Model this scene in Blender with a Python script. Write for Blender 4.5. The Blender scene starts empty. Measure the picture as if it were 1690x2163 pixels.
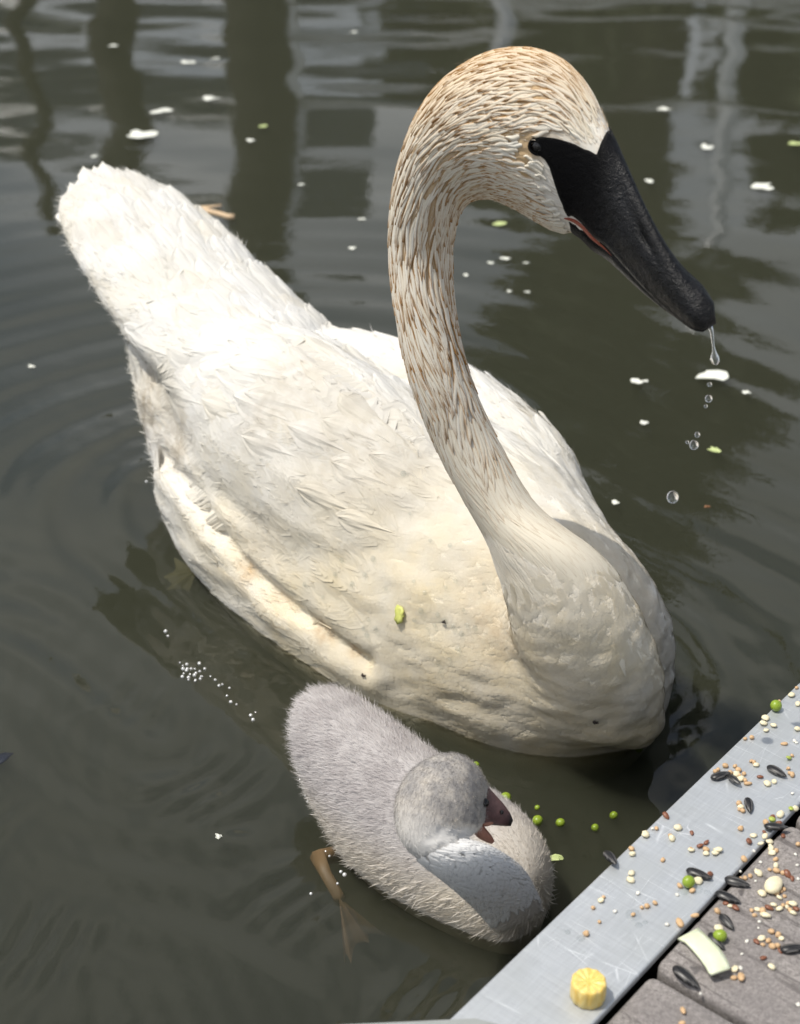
import bpy, math, random
import numpy as np
from mathutils import Vector
from mathutils.bvhtree import BVHTree
random.seed(7); RNG = np.random.default_rng(11)
SC = bpy.context.scene; COL = SC.collection

# ------------------------------------------------------------------ camera
CAM_H, PITCH, FPX, PW, PH = 0.72, math.radians(31.0), 3300.0, 1690.0, 2163.0
cam = bpy.data.cameras.new('camera'); camo = bpy.data.objects.new('camera', cam); COL.objects.link(camo)
cam.sensor_fit = 'VERTICAL'; cam.sensor_height = 24.0; cam.lens = 24.0 * FPX / PH
cam.clip_start = 0.02; cam.clip_end = 500
camo.location = (0, 0, CAM_H); camo.rotation_euler = (math.pi / 2 - PITCH, 0, 0)
cam.dof.use_dof = True; cam.dof.focus_distance = 0.98; cam.dof.aperture_fstop = 7.0
SC.camera = camo
# ------------------------------------------------------------------ sky, sun, exposure
SUN_EL, SUN_AZ = math.radians(67), math.radians(-95)      # azimuth measured from +Y towards +X
sv = Vector((math.cos(SUN_EL) * math.sin(SUN_AZ), math.cos(SUN_EL) * math.cos(SUN_AZ), math.sin(SUN_EL)))
wd = bpy.data.worlds.new('World'); SC.world = wd; wd.use_nodes = True
nt = wd.node_tree; nt.nodes.clear()
wo = nt.nodes.new('ShaderNodeOutputWorld'); bg = nt.nodes.new('ShaderNodeBackground')
sky = nt.nodes.new('ShaderNodeTexSky'); sky.sky_type = 'NISHITA'; sky.sun_disc = False
sky.sun_elevation = SUN_EL; sky.sun_rotation = SUN_AZ; sky.dust_density = 1.6; sky.air_density = 1.0
tcw = nt.nodes.new('ShaderNodeTexCoord'); nzw = nt.nodes.new('ShaderNodeTexNoise')
nzw.inputs['Scale'].default_value = 2.2; nzw.inputs['Detail'].default_value = 2; nzw.inputs['Roughness'].default_value = .55
mpw = nt.nodes.new('ShaderNodeMapping'); mpw.inputs['Scale'].default_value = (1, 1, 2.2)
rw = nt.nodes.new('ShaderNodeValToRGB'); rw.color_ramp.elements[0].position = .36; rw.color_ramp.elements[1].position = .62
hs = nt.nodes.new('ShaderNodeHueSaturation'); hs.inputs['Saturation'].default_value = .12; hs.inputs['Value'].default_value = 2.2
mxw = nt.nodes.new('ShaderNodeMix'); mxw.data_type = 'RGBA'
L = nt.links.new
L(tcw.outputs['Generated'], mpw.inputs['Vector']); L(mpw.outputs[0], nzw.inputs['Vector']); L(nzw.outputs['Fac'], rw.inputs[0])
L(sky.outputs[0], hs.inputs['Color']); L(rw.outputs[0], mxw.inputs[0]); L(sky.outputs[0], mxw.inputs[6]); L(hs.outputs[0], mxw.inputs[7])
L(mxw.outputs[2], bg.inputs['Color']); bg.inputs['Strength'].default_value = .10; L(bg.outputs[0], wo.inputs[0])
sl = bpy.data.lights.new('sun', 'SUN'); sl.energy = 3.7; sl.angle = math.radians(.5); sl.color = (1, .945, .85)
so = bpy.data.objects.new('sun', sl); COL.objects.link(so); so.rotation_euler = sv.to_track_quat('Z', 'Y').to_euler()
vs = SC.view_settings; vs.view_transform = 'Standard'; vs.look = 'None'; vs.exposure = -0.14; vs.gamma = 1.0
SC.cycles.max_bounces = 8; SC.cycles.transparent_max_bounces = 16; SC.cycles.volume_bounces = 1
SC.cycles.caustics_reflective = False; SC.cycles.caustics_refractive = False
SC.cycles.use_denoising = True; SC.cycles.use_adaptive_sampling = True; SC.cycles.adaptive_threshold = .02; SC.cycles.adaptive_min_samples = 12; SC.cycles.sample_clamp_indirect = 6

# ------------------------------------------------------------------ helpers
CAMP = np.array([0, 0, CAM_H])
FW = np.array([0, math.cos(PITCH), -math.sin(PITCH)]); UP = np.array([0, math.sin(PITCH), math.cos(PITCH)]); RT = np.array([1., 0, 0])
def ray(u, v): return FW + (u - PW / 2) / FPX * RT - (v - PH / 2) / FPX * UP
def at_z(u, v, z=0.0):
    d = ray(u, v); return CAMP + d * ((z - CAM_H) / d[2])
def at_d(u, v, dep): return CAMP + ray(u, v) * dep
def nrm(a): a = np.asarray(a, float); return a / (np.linalg.norm(a, axis=-1, keepdims=True) + 1e-12)
def sm(x, a, b): t = np.clip((np.asarray(x, float) - a) / (b - a), 0, 1); return t * t * (3 - 2 * t)

def mesh(name, V, Fc, mat=None, smooth=True):
    me = bpy.data.meshes.new(name); V = np.asarray(V, np.float64)
    if isinstance(Fc, np.ndarray) and Fc.ndim == 2:
        n, k = Fc.shape
        me.vertices.add(len(V)); me.vertices.foreach_set('co', V.astype(np.float32).ravel())
        me.loops.add(n * k); me.loops.foreach_set('vertex_index', Fc.astype(np.int32).ravel())
        me.polygons.add(n); me.polygons.foreach_set('loop_start', np.arange(0, n * k, k, dtype=np.int32))
        me.update(calc_edges=True)
    else:
        me.from_pydata([tuple(p) for p in V], [], [tuple(f) for f in Fc]); me.update()
    me.polygons.foreach_set('use_smooth', np.full(len(me.polygons), bool(smooth)))
    if mat: me.materials.append(mat)
    return me
def link(name, me, parent=None, label=None, cat=None, group=None, kind=None):
    o = bpy.data.objects.new(name, me); COL.objects.link(o); o.parent = parent
    return tag(o, label, cat, group, kind)
def tag(o, label=None, cat=None, group=None, kind=None):
    for k, v in (('label', label), ('category', cat), ('group', group), ('kind', kind)):
        if v: o[k] = v
    return o
def attr(me, name, data, typ='FLOAT'):
    a = me.attributes.new(name, typ, 'POINT'); a.data.foreach_set('value' if typ == 'FLOAT' else 'vector', np.asarray(data, np.float32).ravel())
def arrays(me):
    n = len(me.vertices); V = np.empty(n * 3, np.float32); me.vertices.foreach_get('co', V); V = V.reshape(-1, 3).astype(float)
    N = np.empty(n * 3, np.float32); me.vertices.foreach_get('normal', N); me.calc_loop_triangles()
    T = np.empty(len(me.loop_triangles) * 3, np.int32); me.loop_triangles.foreach_get('vertices', T)
    return V, N.reshape(-1, 3).astype(float), T.reshape(-1, 3)
def gridfaces(n, m, wrap=False):
    i, j = np.meshgrid(np.arange(n - 1), np.arange(m if wrap else m - 1), indexing='ij'); j2 = (j + 1) % m
    return np.stack([i * m + j, i * m + j2, (i + 1) * m + j2, (i + 1) * m + j], -1).reshape(-1, 4)
def closed_tube(R):              # R: (n,m,3) rings -> closed mesh
    n, m, _ = R.shape; V = R.reshape(-1, 3); Fq = [tuple(f) for f in gridfaces(n, m, True)]
    V = np.vstack([V, R[0].mean(0), R[-1].mean(0)]); a, b = len(V) - 2, len(V) - 1
    for j in range(m):
        k = (j + 1) % m; Fq.append((a, k, j)); Fq.append((b, (n - 1) * m + j, (n - 1) * m + k))
    return V, Fq
def merge(parts):
    Vs, Fs, o = [], [], 0
    for V, Fc in parts:
        Vs.append(V); Fs += [tuple(int(i) + o for i in f) for f in Fc]; o += len(V)
    return np.vstack(Vs), Fs
def catmull(K, s):               # K (n,k) control rows, s in [0,n-1]
    K = np.asarray(K, float); s = np.clip(np.asarray(s, float), 0, len(K) - 1); i = np.minimum(s.astype(int), len(K) - 2); t = (s - i)[..., None]
    g = lambda j: K[np.clip(j, 0, len(K) - 1)]
    p0, p1, p2, p3 = g(i - 1), g(i), g(i + 1), g(i + 2)
    return .5 * (2 * p1 + (p2 - p0) * t + (2 * p0 - 5 * p1 + 4 * p2 - p3) * t * t + (3 * p1 - p0 - 3 * p2 + p3) * t ** 3)
def union_remesh(parts, voxel, smooth_it=6, keep=None):
    V, Fc = merge(parts); me = mesh('tmp', V, Fc); o = bpy.data.objects.new('tmp', me); COL.objects.link(o)
    md = o.modifiers.new('r', 'REMESH'); md.mode = 'VOXEL'; md.voxel_size = voxel
    ms = o.modifiers.new('s', 'SMOOTH'); ms.factor = .5; ms.iterations = smooth_it
    dg = bpy.context.evaluated_depsgraph_get(); out = bpy.data.meshes.new_from_object(o.evaluated_get(dg))
    bpy.data.objects.remove(o); bpy.data.meshes.remove(me)
    out.polygons.foreach_set('use_smooth', np.ones(len(out.polygons), bool)); return out
# smooth value noise for numpy (sum of random sines)
def snoise(P, scale, seed, n=10):
    r = np.random.default_rng(seed); k = r.normal(size=(n, P.shape[-1])) * scale; ph = r.uniform(0, 6.28, n)
    return np.sin(P @ k.T + ph).mean(-1) * 1.6

# node shorthand
class Nt:
    def __init__(s, name):
        s.m = bpy.data.materials.new(name); s.m.use_nodes = True; s.t = s.m.node_tree; s.b = s.t.nodes['Principled BSDF']; s.o = s.t.nodes['Material Output']
    def n(s, typ, props=None, **inp):
        nd = s.t.nodes.new('ShaderNode' + typ)
        for k, v in (props or {}).items(): setattr(nd, k, v)
        for k, v in inp.items(): s.put(nd.inputs[int(k[1:]) if k[0] == '_' else k.replace('_', ' ')], v)
        return nd
    def put(s, sock, v):
        if isinstance(v, bpy.types.NodeSocket): s.t.links.new(v, sock)
        elif isinstance(v, bpy.types.Node): s.t.links.new(v.outputs[0], sock)
        else:
            if isinstance(v, tuple) and len(v) == 3 and sock.type == 'RGBA': v = v + (1,)
            sock.default_value = v
    def p(s, **kw):
        for k, v in kw.items(): s.put(s.b.inputs[k.replace('_', ' ')], v)
    def math(s, op, a, b=0.0, c=0.0, clamp=False): return s.n('Math', {'operation': op, 'use_clamp': clamp}, _0=a, _1=b, _2=c).outputs[0]
    def mix(s, f, a, b, mode='MIX'): return s.n('Mix', {'data_type': 'RGBA', 'blend_type': mode}, _0=f, _6=a, _7=b).outputs[2]
    def ramp(s, f, stops, interp='LINEAR'):
        r = s.n('ValToRGB', None, _0=f); r.color_ramp.interpolation = interp; e = r.color_ramp.elements
        while len(e) < len(stops): e.new(.5)
        for q, (pos, c) in zip(e, stops): q.position = pos; q.color = (c, c, c, 1) if not isinstance(c, tuple) else c + (1,)
        return r.outputs[0]
    def at(s, name): return s.n('Attribute', {'attribute_name': name})
    def noise(s, vec, sc, det=4, rough=.55, dist=0.): return s.n('TexNoise', None, Vector=vec, Scale=sc, Detail=float(det), Roughness=rough, Distortion=dist).outputs['Fac']
    def obj(s): return s.n('TexCoord').outputs['Object']
    def gen(s): return s.n('TexCoord').outputs['Generated']
    def mapv(s, vec, scale=(1, 1, 1), rot=(0, 0, 0)): return s.n('Mapping', None, Vector=vec, Scale=scale, Rotation=rot).outputs[0]
    def bump(s, h, strength, dist=.001, normal=None):
        b = s.n('Bump', None, Height=h, Strength=strength, Distance=dist)
        if normal: s.put(b.inputs['Normal'], normal)
        return b.outputs[0]
def simple(name, col, rough=.5, var=.0, scale=300, **kw):
    s = Nt(name); c = col
    if var:
        f = s.noise(s.obj(), scale, 3); c = s.mix(f, tuple(x * (1 - var) for x in col), tuple(min(1, x * (1 + var)) for x in col))
    s.p(Base_Color=c, Roughness=rough, **kw); return s.m

# ================================================================== SETTING: water
BO = np.array([.192, .905]); BA = nrm(np.array([-.70, .714])); BN = np.array([BA[1], -BA[0]])   # swan: bow point, axis to tail, far-side normal
def body_xy(t, c): return BO + BA * t + BN * c
def waves(X, Y):
    P = np.stack([X, Y], -1); h = np.zeros_like(X); r = np.random.default_rng(5)
    for lam, amp, n, spread in ((.75, .0010, 6, .8), (.36, .00052, 8, 1.25), (.17, .00013, 8, 1.2), (.085, .00002, 9, 1.0), (.045, .000008, 10, 3.1)):
        for _ in range(n):
            th = math.pi / 2 + .12 + r.normal() * spread * .5; k = 2 * math.pi / (lam * r.uniform(.75, 1.3)); ph = r.uniform(0, 6.28)
            w = np.sin(k * (math.cos(th) * X + math.sin(th) * Y) + ph + 1.2 * np.sin(2.1 * X + 1.7 * Y + ph) + .8 * np.sin(4.3 * X - 3.1 * Y + 2 * ph))
            h += amp * w / math.sqrt(n) * 1.25
    def rings(c, ax, ln, wd, lam, amp, reach, ph):
        q = P - c; t = q @ ax; n = q @ np.array([ax[1], -ax[0]])
        d = np.hypot(np.maximum(np.abs(t) - ln, 0), n) - wd; d = d + .012 * np.sin(7 * t + 3 * n + ph)
        return amp * np.sin(2 * math.pi * d / lam + ph) * np.exp(-np.maximum(d, 0) / reach) * sm(d, -.05, .01)
    h += rings(body_xy(.28, -.02), BA, .17, .118, .075, .00110, .26, .4) + rings(body_xy(.28, -.02), BA, .17, .118, .033, .00040, .12, 1.9)
    cy = np.array([.01, .79]); ca = nrm(np.array([-.6, .8]))
    h += rings(cy, ca, .06, .06, .040, .00040, .12, 0.) + rings(cy, ca, .06, .06, .019, .00013, .07, 2.)
    # small steep ripples where the flank meets the water
    g = np.exp(-(((X + .125) / .05) ** 2 + ((Y - .965) / .04) ** 2)); h += g * .00035 * np.sin(330 * (X * .5 + Y * .86)) * np.sin(210 * (X * .9 - Y * .4) + 1)
    g = np.exp(-(((X + .12) / .35) ** 2 + ((Y - .72) / .2) ** 2)); h += g * .00055 * np.sin(250 * (X * .85 - Y * .5) + 4.5 * np.sin(22 * Y + 13 * X) + 2.5 * np.sin(47 * X - 31 * Y)) * np.maximum(0, .3 + np.sin(31 * X + 22 * Y) + .6 * np.sin(53 * Y - 12 * X))
    g = np.exp(-(((X + .2) / .5) ** 2 + ((Y - .8) / .45) ** 2)); h += g * .00042 * np.sin(150 * (X * .5 + Y * .86) + 2.5 * np.sin(17 * X - 9 * Y)) * (.6 + .6 * np.sin(19 * X + 13 * Y + 1)) + g * .00022 * np.sin(310 * (X * .94 + Y * .3) + 3 * np.sin(14 * X + 21 * Y))
    return h
def axis(lo, hi, step, far_lo, far_hi):
    a = [lo]; s = step
    while a[0] > far_lo: s *= 1.35; a.insert(0, a[0] - s)
    b = list(np.arange(lo, hi, step))[1:]; e = [b[-1]]; s = step
    while e[-1] < far_hi: s *= 1.35; e.append(e[-1] + s)
    return np.array(a + b + e[1:])
xs = axis(-.92, .92, .0052, -14, 14); ys = axis(.42, 3.35, .0052, -5, 16)
GX, GY = np.meshgrid(xs, ys, indexing='xy'); core = sm(GX, -1.6, -.95) * (1 - sm(GX, .95, 1.6)) * (1 - sm(GY, 3.4, 5))
HZ = waves(GX, GY) * (.0 + 1.0 * core)
n, m = GX.shape; V = np.stack([GX, GY, HZ], -1).reshape(-1, 3); Fq = gridfaces(n, m)
rim = np.concatenate([np.arange(m), np.arange(1, n) * m + m - 1, (n - 1) * m + np.arange(m - 2, -1, -1), np.arange(n - 2, 0, -1) * m])
low = V[rim].copy(); low[:, 2] = -.6; b0 = len(V); V = np.vstack([V, low, [[0, 3, -.6]]]); k = len(rim); i = np.arange(k); i2 = (i + 1) % k
side = np.stack([rim[i], b0 + i, b0 + i2, rim[i2]], -1)
Fall = [tuple(f) for f in np.vstack([Fq, side])] if False else np.vstack([Fq, side, np.stack([b0 + i, np.full(k, b0 + k), np.full(k, b0 + k), b0 + i2], -1)])
Fq2 = np.vstack([Fq, side])
s = Nt('pond_water'); t = s.t; t.nodes.remove(s.b)
wv = s.n('TexCoord').outputs['Object']
hn = s.noise(wv, 90, 3, .6)
fr = s.n('Fresnel', None, IOR=1.42); gl = s.n('BsdfGlossy', None, Color=(1, 1, 1), Roughness=.012); tr = s.n('BsdfTransparent', None, Color=(.97, .98, .95))
bm = s.bump(hn, .04, .002); s.put(gl.inputs['Normal'], bm); s.put(fr.inputs['Normal'], bm)
ms = s.n('MixShader', None, _0=fr.outputs[0], _1=tr.outputs[0], _2=gl.outputs[0]); s.put(s.o.inputs['Surface'], ms.outputs[0])
pv = s.n('VolumePrincipled', None, Color=(.23, .24, .18), Density=28.0, Anisotropy=.1); s.put(s.o.inputs['Volume'], pv.outputs[0])
M_WATER = s.m
me = bpy.data.meshes.new('water'); nq = len(Fq2)
LV = np.concatenate([Fq2.ravel(), (b0 + np.arange(k))[::-1]]).astype(np.int32)
me.vertices.add(len(V)); me.vertices.foreach_set('co', V.astype(np.float32).ravel()); me.loops.add(len(LV)); me.loops.foreach_set('vertex_index', LV)
me.polygons.add(nq + 1); me.polygons.foreach_set('loop_start', np.concatenate([np.arange(0, nq * 4, 4), [nq * 4]]).astype(np.int32)); me.update(calc_edges=True)
me.polygons.foreach_set('use_smooth', np.ones(nq + 1, bool)); me.materials.append(M_WATER); me.flip_normals() if me.polygons[0].normal.z < 0 else None
link('water', me, kind='structure')
s = Nt('pond_mud'); s.p(Base_Color=s.mix(s.noise(s.obj(), 3, 5), (.05, .045, .025), (.09, .08, .05)), Roughness=.95)
link('ground', mesh('ground', [(-60, -40, -.62), (60, -40, -.62), (60, 80, -.62), (-60, 80, -.62)], [(0, 1, 2, 3)], s.m), kind='structure')

# ------------------------------------------------------------------ far bank, seen only as reflections
def refl(u, v, Y0):
    d = ray(u, v); return np.array([d[0] / d[1] * Y0, Y0, -d[2] / d[1] * Y0 - CAM_H])
def box(x0, x1, y0, y1, z0, z1):
    V = [(x, y, z) for x in (x0, x1) for y in (y0, y1) for z in (z0, z1)]
    return np.array(V, float), [(0, 1, 3, 2), (4, 6, 7, 5), (0, 4, 5, 1), (2, 3, 7, 6), (0, 2, 6, 4), (1, 5, 7, 3)]
s = Nt('bank_grass'); s.p(Base_Color=s.mix(s.noise(s.obj(), 6, 6), (.03, .045, .012), (.07, .08, .03)), Roughness=.9)
gx, gy = np.meshgrid(np.linspace(-14, 14, 60), np.linspace(0, 30, 40)); gz = -.5 + 1.0 * sm(gy, 0, 2.0) + .08 * np.sin(gx * 1.3) * np.cos(gy * .9) + .05 * np.sin(gx * 4.1 + gy)
link('terrain', mesh('terrain', np.stack([gx, gy + 9.0 + .4 * np.sin(gx * .7), gz], -1).reshape(-1, 3), gridfaces(40, 60), s.m), kind='structure')
M_BARK = simple('bark', (.06, .045, .03), .9, .4, 20); M_LEAF = simple('tree_leaf', (.055, .065, .022), .7, .4, 2)
M_PAINT = simple('pale_paint', (.72, .70, .66), .5, .06, 3); M_POST = simple('dark_timber', (.035, .032, .022), .9, .3, 6)
def tree(x, y, h, r, tr_, label, seed):
    q = np.random.default_rng(seed); root = bpy.data.objects.new('bank_tree', None); COL.objects.link(root); root.location = (x, y, 0)
    tag(root, label, 'tree', 'trees on the far bank mirrored in the water')
    st = [(0, 0, 0, tr_ * 1.3), (.02, .05, h * .25, tr_), (-.05, 0, h * .5, tr_ * .8), (.1, .1, h * .8, tr_ * .4), (.1, .1, h * .97, .02)]
    R = []
    for a, b, c, rr in st: th = np.linspace(0, 2 * math.pi, 10, False); R.append(np.stack([a + rr * np.cos(th), b + rr * np.sin(th), np.full(10, c)], -1))
    parts = [closed_tube(np.array(R))]
    for _ in range(9):
        z0 = h * q.uniform(.35, .8); an = q.uniform(0, 6.28); ln = r * q.uniform(.5, .9); R = []
        for tt in np.linspace(0, 1, 4): th = np.linspace(0, 2 * math.pi, 6, False); rr = tr_ * .35 * (1 - .8 * tt); R.append(np.stack([math.cos(an) * ln * tt + rr * np.cos(th), math.sin(an) * ln * tt + 0 * th, z0 + ln * .5 * tt + rr * np.sin(th)], -1))
        parts.append(closed_tube(np.array(R)))
    V, Fc = merge(parts); link('trunk', mesh('trunk', V, Fc, M_BARK), root)
    cl = q.normal(size=(40, 3)) * np.array([r * .45, r * .45, h * .17]) + np.array([0, 0, h * .68]); N = 5200
    C = cl[q.integers(0, 40, N)] + q.normal(size=(N, 3)) * r * .17; A = nrm(q.normal(size=(N, 3))); B = nrm(np.cross(A, q.normal(size=(N, 3)))); sz = q.uniform(.08, .17, (N, 1))
    Q = np.stack([C - A * sz, C + B * sz * .6, C + A * sz, C - B * sz * .6], 1).reshape(-1, 3)
    cr = link('crown', mesh('crown', Q, np.arange(N * 4).reshape(-1, 4), M_LEAF, False), root); cr['kind'] = 'stuff'
for u, y, h, r, tr_, lb, sd in ((1090, 12.6, 3.3, .75, .14, 'slender leafy tree on the far bank behind the railing', 3), (1370, 12.2, 8.5, 1.15, .3, 'tallest leafy tree on the far bank behind the railing', 4), (1740, 11.5, 3.2, .8, .14, 'broad leafy tree on the far bank at the end of the railing', 6)):
    x = refl(u, 100, y)[0]; tree(x, y, h, r, tr_, lb, sd)
def pole(x, y, r, z0, z1, m=16, lean=0.):
    R = []
    for z, k_ in ((z0, 1.05), (z0 + (z1 - z0) * .3, 1.0), (z0 + (z1 - z0) * .7, .97), (z1 - r * .3, .95), (z1, .8)):
        th = np.linspace(0, 2 * math.pi, m, False); R.append(np.stack([x + lean * (z - z0) + r * k_ * np.cos(th), y + r * k_ * np.sin(th), np.full(m, z)], -1))
    return closed_tube(np.array(R))
for u, r_, zt, lb in ((228, .13, 2.35, 'short dark timber mooring pile standing by the far bank'), (528, .19, 3.1, 'stout dark timber mooring pile standing by the far bank'), (40, .05, 2.6, 'thin dark timber stake standing by the far bank')):
    x = refl(u, 100, 9.0)[0]; V, Fc = pole(x, 9.0, r_, -.6, zt, lean=.02); link('mooring_pile', mesh('mooring_pile', V, Fc, M_POST), label=lb, cat='post')
M_STEEL = simple('stainless_tube', (.9, .9, .89), .42, .05, 5, Metallic=1.0)
rl = bpy.data.objects.new('railing', None); COL.objects.link(rl); tag(rl, 'bright steel railing along the far bank mirrored in the water', 'railing')
Yr = 9.2
for u, zt in ((-250, 2.8), (612, 2.85), (1062, 1.75), (1548, 3.1), (2300, 2.8)):
    x = refl(u, 100, Yr)[0]; V, Fc = pole(x, Yr, .06, -.6, zt); link('post', mesh('post', V, Fc, M_STEEL), rl)
for z in (1.42, 1.98):
    th = np.linspace(0, 2 * math.pi, 12, False); R = np.array([np.stack([np.full(12, x), Yr - .12 + .06 * np.cos(th), z + .06 * np.sin(th)], -1) for x in np.linspace(-4.2, 4.4, 6)]); V, Fc = closed_tube(R); link('rail', mesh('rail', V, Fc, M_STEEL), rl)

# screen fence of blue-grey panels with open gaps, a clipped hedge beyond it
M_PANEL = simple('blue_grey_panel', (.17, .20, .23), .8, .35, 40)
def zref(v, Y0): return refl(845, v, Y0)[2]
sf = bpy.data.objects.new('screen_fence', None); COL.objects.link(sf); tag(sf, 'blue-grey panelled screen on the far bank mirrored in the water', 'fence'); Yp = 9.6
for u0, u1, v0, v1 in ((-420, 175, -160, 52), (185, 600, -160, 48), (-420, 60, 92, 330), (66, 250, 96, 300), (256, 470, 100, 300), (476, 600, 130, 230), (626, 905, -160, 66), (626, 905, 132, 200), (626, 780, 235, 420)):
    V, Fc = box(refl(u0, 0, Yp)[0], refl(u1, 0, Yp)[0], Yp - .03, Yp + .03, zref(v0, Yp), zref(v1, Yp)); link('panel', mesh('panel', V, Fc, M_PANEL, False), sf)
q = np.random.default_rng(9); N_ = 15000; hx0, hx1 = refl(960, 0, 10.2)[0], 5.2; C = np.column_stack([q.uniform(hx0, hx1, N_), 10.2 + q.normal(0, .25, N_), q.uniform(0, 1, N_)]); top_ = 1.62 + .10 * np.sin(C[:, 0] * 3.1) + .06 * np.sin(C[:, 0] * 8.3 + 1); C[:, 2] = .3 + (top_ - .3) * C[:, 2] ** .8 + q.normal(0, .03, N_)
A = nrm(q.normal(size=(N_, 3))); B = nrm(np.cross(A, q.normal(size=(N_, 3)))); sz = q.uniform(.03, .07, (N_, 1)); Q = np.stack([C - A * sz, C + B * sz * .6, C + A * sz, C - B * sz * .6], 1).reshape(-1, 3)
hd_ = bpy.data.objects.new('hedge', None); COL.objects.link(hd_); tag(hd_, 'clipped dark green hedge on the far bank mirrored in the water', 'hedge'); link('foliage', mesh('foliage', Q, np.arange(N_ * 4).reshape(-1, 4), M_LEAF, False), hd_, kind='stuff')
for x in np.linspace(hx0 + .2, hx1 - .2, 7): V, Fc = pole(x, 10.2, .04, -.2, 1.2, 8); link('stem', mesh('stem', V, Fc, M_BARK), hd_)

# ------------------------------------------------------------------ dock
DZ = .12; E1 = nrm(np.array([.648, .761])); E2 = np.array([E1[1], -E1[0]]); EO = np.array([.024, .522])   # strip edge origin, along, inward
def dk(a, b): return EO + E1 * a + E2 * b
def dock_inv(p): q = np.asarray(p[:2]) - EO; return q @ E1, q @ E2
def rbox(a0, a1, b0, b1, z0, z1, r, seg=3, noise=0):
    """box in dock axes with rounded top edges and corners"""
    def ring(ins, z, rc):
        pts = []; 
        for ca, cb, st in ((a1 - rc, b1 - rc, 0), (a0 + rc, b1 - rc, 1), (a0 + rc, b0 + rc, 2), (a1 - rc, b0 + rc, 3)):
            for q in range(5):
                th = (st + q / 4) * math.pi / 2; pts.append((ca + (rc - ins) * math.cos(th), cb + (rc - ins) * math.sin(th)))
        return [(*dk(a, b), z) for a, b in pts]
    R = [ring(0, z0, max(r, .001) * 1.5), ring(0, z1 - r, max(r, .001) * 1.5)]
    for q in range(1, seg + 1):
        th = q / seg * math.pi / 2; R.append(ring(r * (1 - math.cos(th)), z1 - r + r * math.sin(th), max(r, .001) * 1.5))
    R = np.array(R); n, m, _ = R.shape; Fc = [tuple(f) for f in gridfaces(n, m, True)] + [tuple(range(m))[::-1], tuple((n - 1) * m + i for i in range(m))]
    return R.reshape(-1, 3), Fc
s = Nt('brushed_aluminium'); o = s.obj()
rot = -math.atan2(E1[1], E1[0])
va = s.n('VectorRotate', {'rotation_type': 'Z_AXIS'}, Vector=o, Angle=rot).outputs[0]
g1 = s.noise(s.mapv(va, (40, 900, 1)), 1, 3, .6); g2 = s.noise(s.mapv(va, (700, 30, 1)), 1, 3, .6); bl = s.noise(o, 22, 4)
sc1 = s.ramp(s.n('TexVoronoi', {'feature': 'DISTANCE_TO_EDGE'}, Vector=s.mapv(va, (70, 9, 1), (0, 0, .25)), Scale=1.).outputs['Distance'], ((0, 1.), (.012, 0.)))
sc2 = s.ramp(s.n('TexVoronoi', {'feature': 'DISTANCE_TO_EDGE'}, Vector=s.mapv(va, (11, 120, 1), (0, 0, -.2)), Scale=1.).outputs['Distance'], ((0, 1.), (.010, 0.)))
sc = s.math('MULTIPLY', s.math('MAXIMUM', sc1, sc2), s.ramp(s.noise(o, 45, 2), ((.48, 0.), (.6, 1.))))
gm = s.math('ADD', s.math('MULTIPLY', g1, .5), s.math('MULTIPLY', g2, .5))
c = s.mix(s.ramp(gm, ((.3, 0.), (.7, 1.))), (.50, .525, .55), (.64, .67, .70)); c = s.mix(s.ramp(bl, ((.35, .0), (.7, .55))), c, (.50, .52, .51)); c = s.mix(s.math('MULTIPLY', sc, .6), c, (.9, .92, .94))
s.p(Base_Color=c, Metallic=.6, Roughness=s.ramp(gm, ((.2, .42), (.8, .6))), Normal=s.bump(s.math('ADD', gm, s.math('MULTIPLY', sc, -.8)), .25, .0004)); M_ALU = s.m
st = bpy.data.objects.new('metal_edging', None); COL.objects.link(st); tag(st, 'scratched brushed aluminium strip along the dock edge beside the water', 'metal strip')
V, Fc = rbox(-.30, .95, 0, .0545, DZ - .004, DZ, .0012); link('strip', mesh('strip', V, Fc, M_ALU, False), st)
V, Fc = rbox(-.30, .95, .001, .005, DZ - .06, DZ - .0045, .0005); link('flange', mesh('flange', V, Fc, M_ALU, False), st)
# corner plate of the gangway in the near corner
s = Nt('dull_plate'); s.p(Base_Color=s.mix(s.noise(s.obj(), 60, 5), (.36, .38, .36), (.5, .52, .5)), Metallic=.6, Roughness=.5); 
pz = DZ + .012; pl = [at_z(*q, pz)[:2] for q in ((560, 2172), (1005, 2151), (1062, 2166), (1110, 2260), (520, 2260))]
V = [(*p, pz - .01) for p in pl] + [(*p, pz) for p in pl]
link('corner_plate', mesh('corner_plate', V, [(4, 3, 2, 1, 0), (5, 6, 7, 8, 9)] + [(i, (i + 1) % 5, 5 + (i + 1) % 5, 5 + i) for i in range(5)], s.m, False), label='dull grey metal plate lapping over the end of the aluminium strip', cat='metal plate')
# composite decking boards
s = Nt('composite_board'); o = s.obj(); rot2 = -math.atan2(E2[1], E2[0]); va = s.n('VectorRotate', {'rotation_type': 'Z_AXIS'}, Vector=o, Angle=rot2).outputs[0]
sp = s.noise(o, 900, 3, .7); sp2 = s.noise(o, 380, 4, .7); bl = s.noise(s.mapv(va, (8, 45, 8)), 1, 5, .6); bl2 = s.noise(o, 30, 4); gr = s.noise(s.mapv(va, (14, 150, 1)), 1, 4, .6, .4)
c = s.mix(s.ramp(s.math('MULTIPLY_ADD', sp, .5, s.math('MULTIPLY', sp2, .5)), ((.36, 0.), (.64, 1.))), (.11, .098, .09), (.47, .435, .41))
c = s.mix(s.ramp(bl, ((.3, .55), (.7, 0.))), c, (.19, .17, .165)); c = s.mix(s.ramp(bl2, ((.4, .35), (.62, 0.))), c, (.14, .13, .132))
line = s.ramp(gr, ((.36, 1.), (.44, 0.))); c = s.mix(s.math('MULTIPLY', line, .55), c, (.06, .052, .05))
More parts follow.
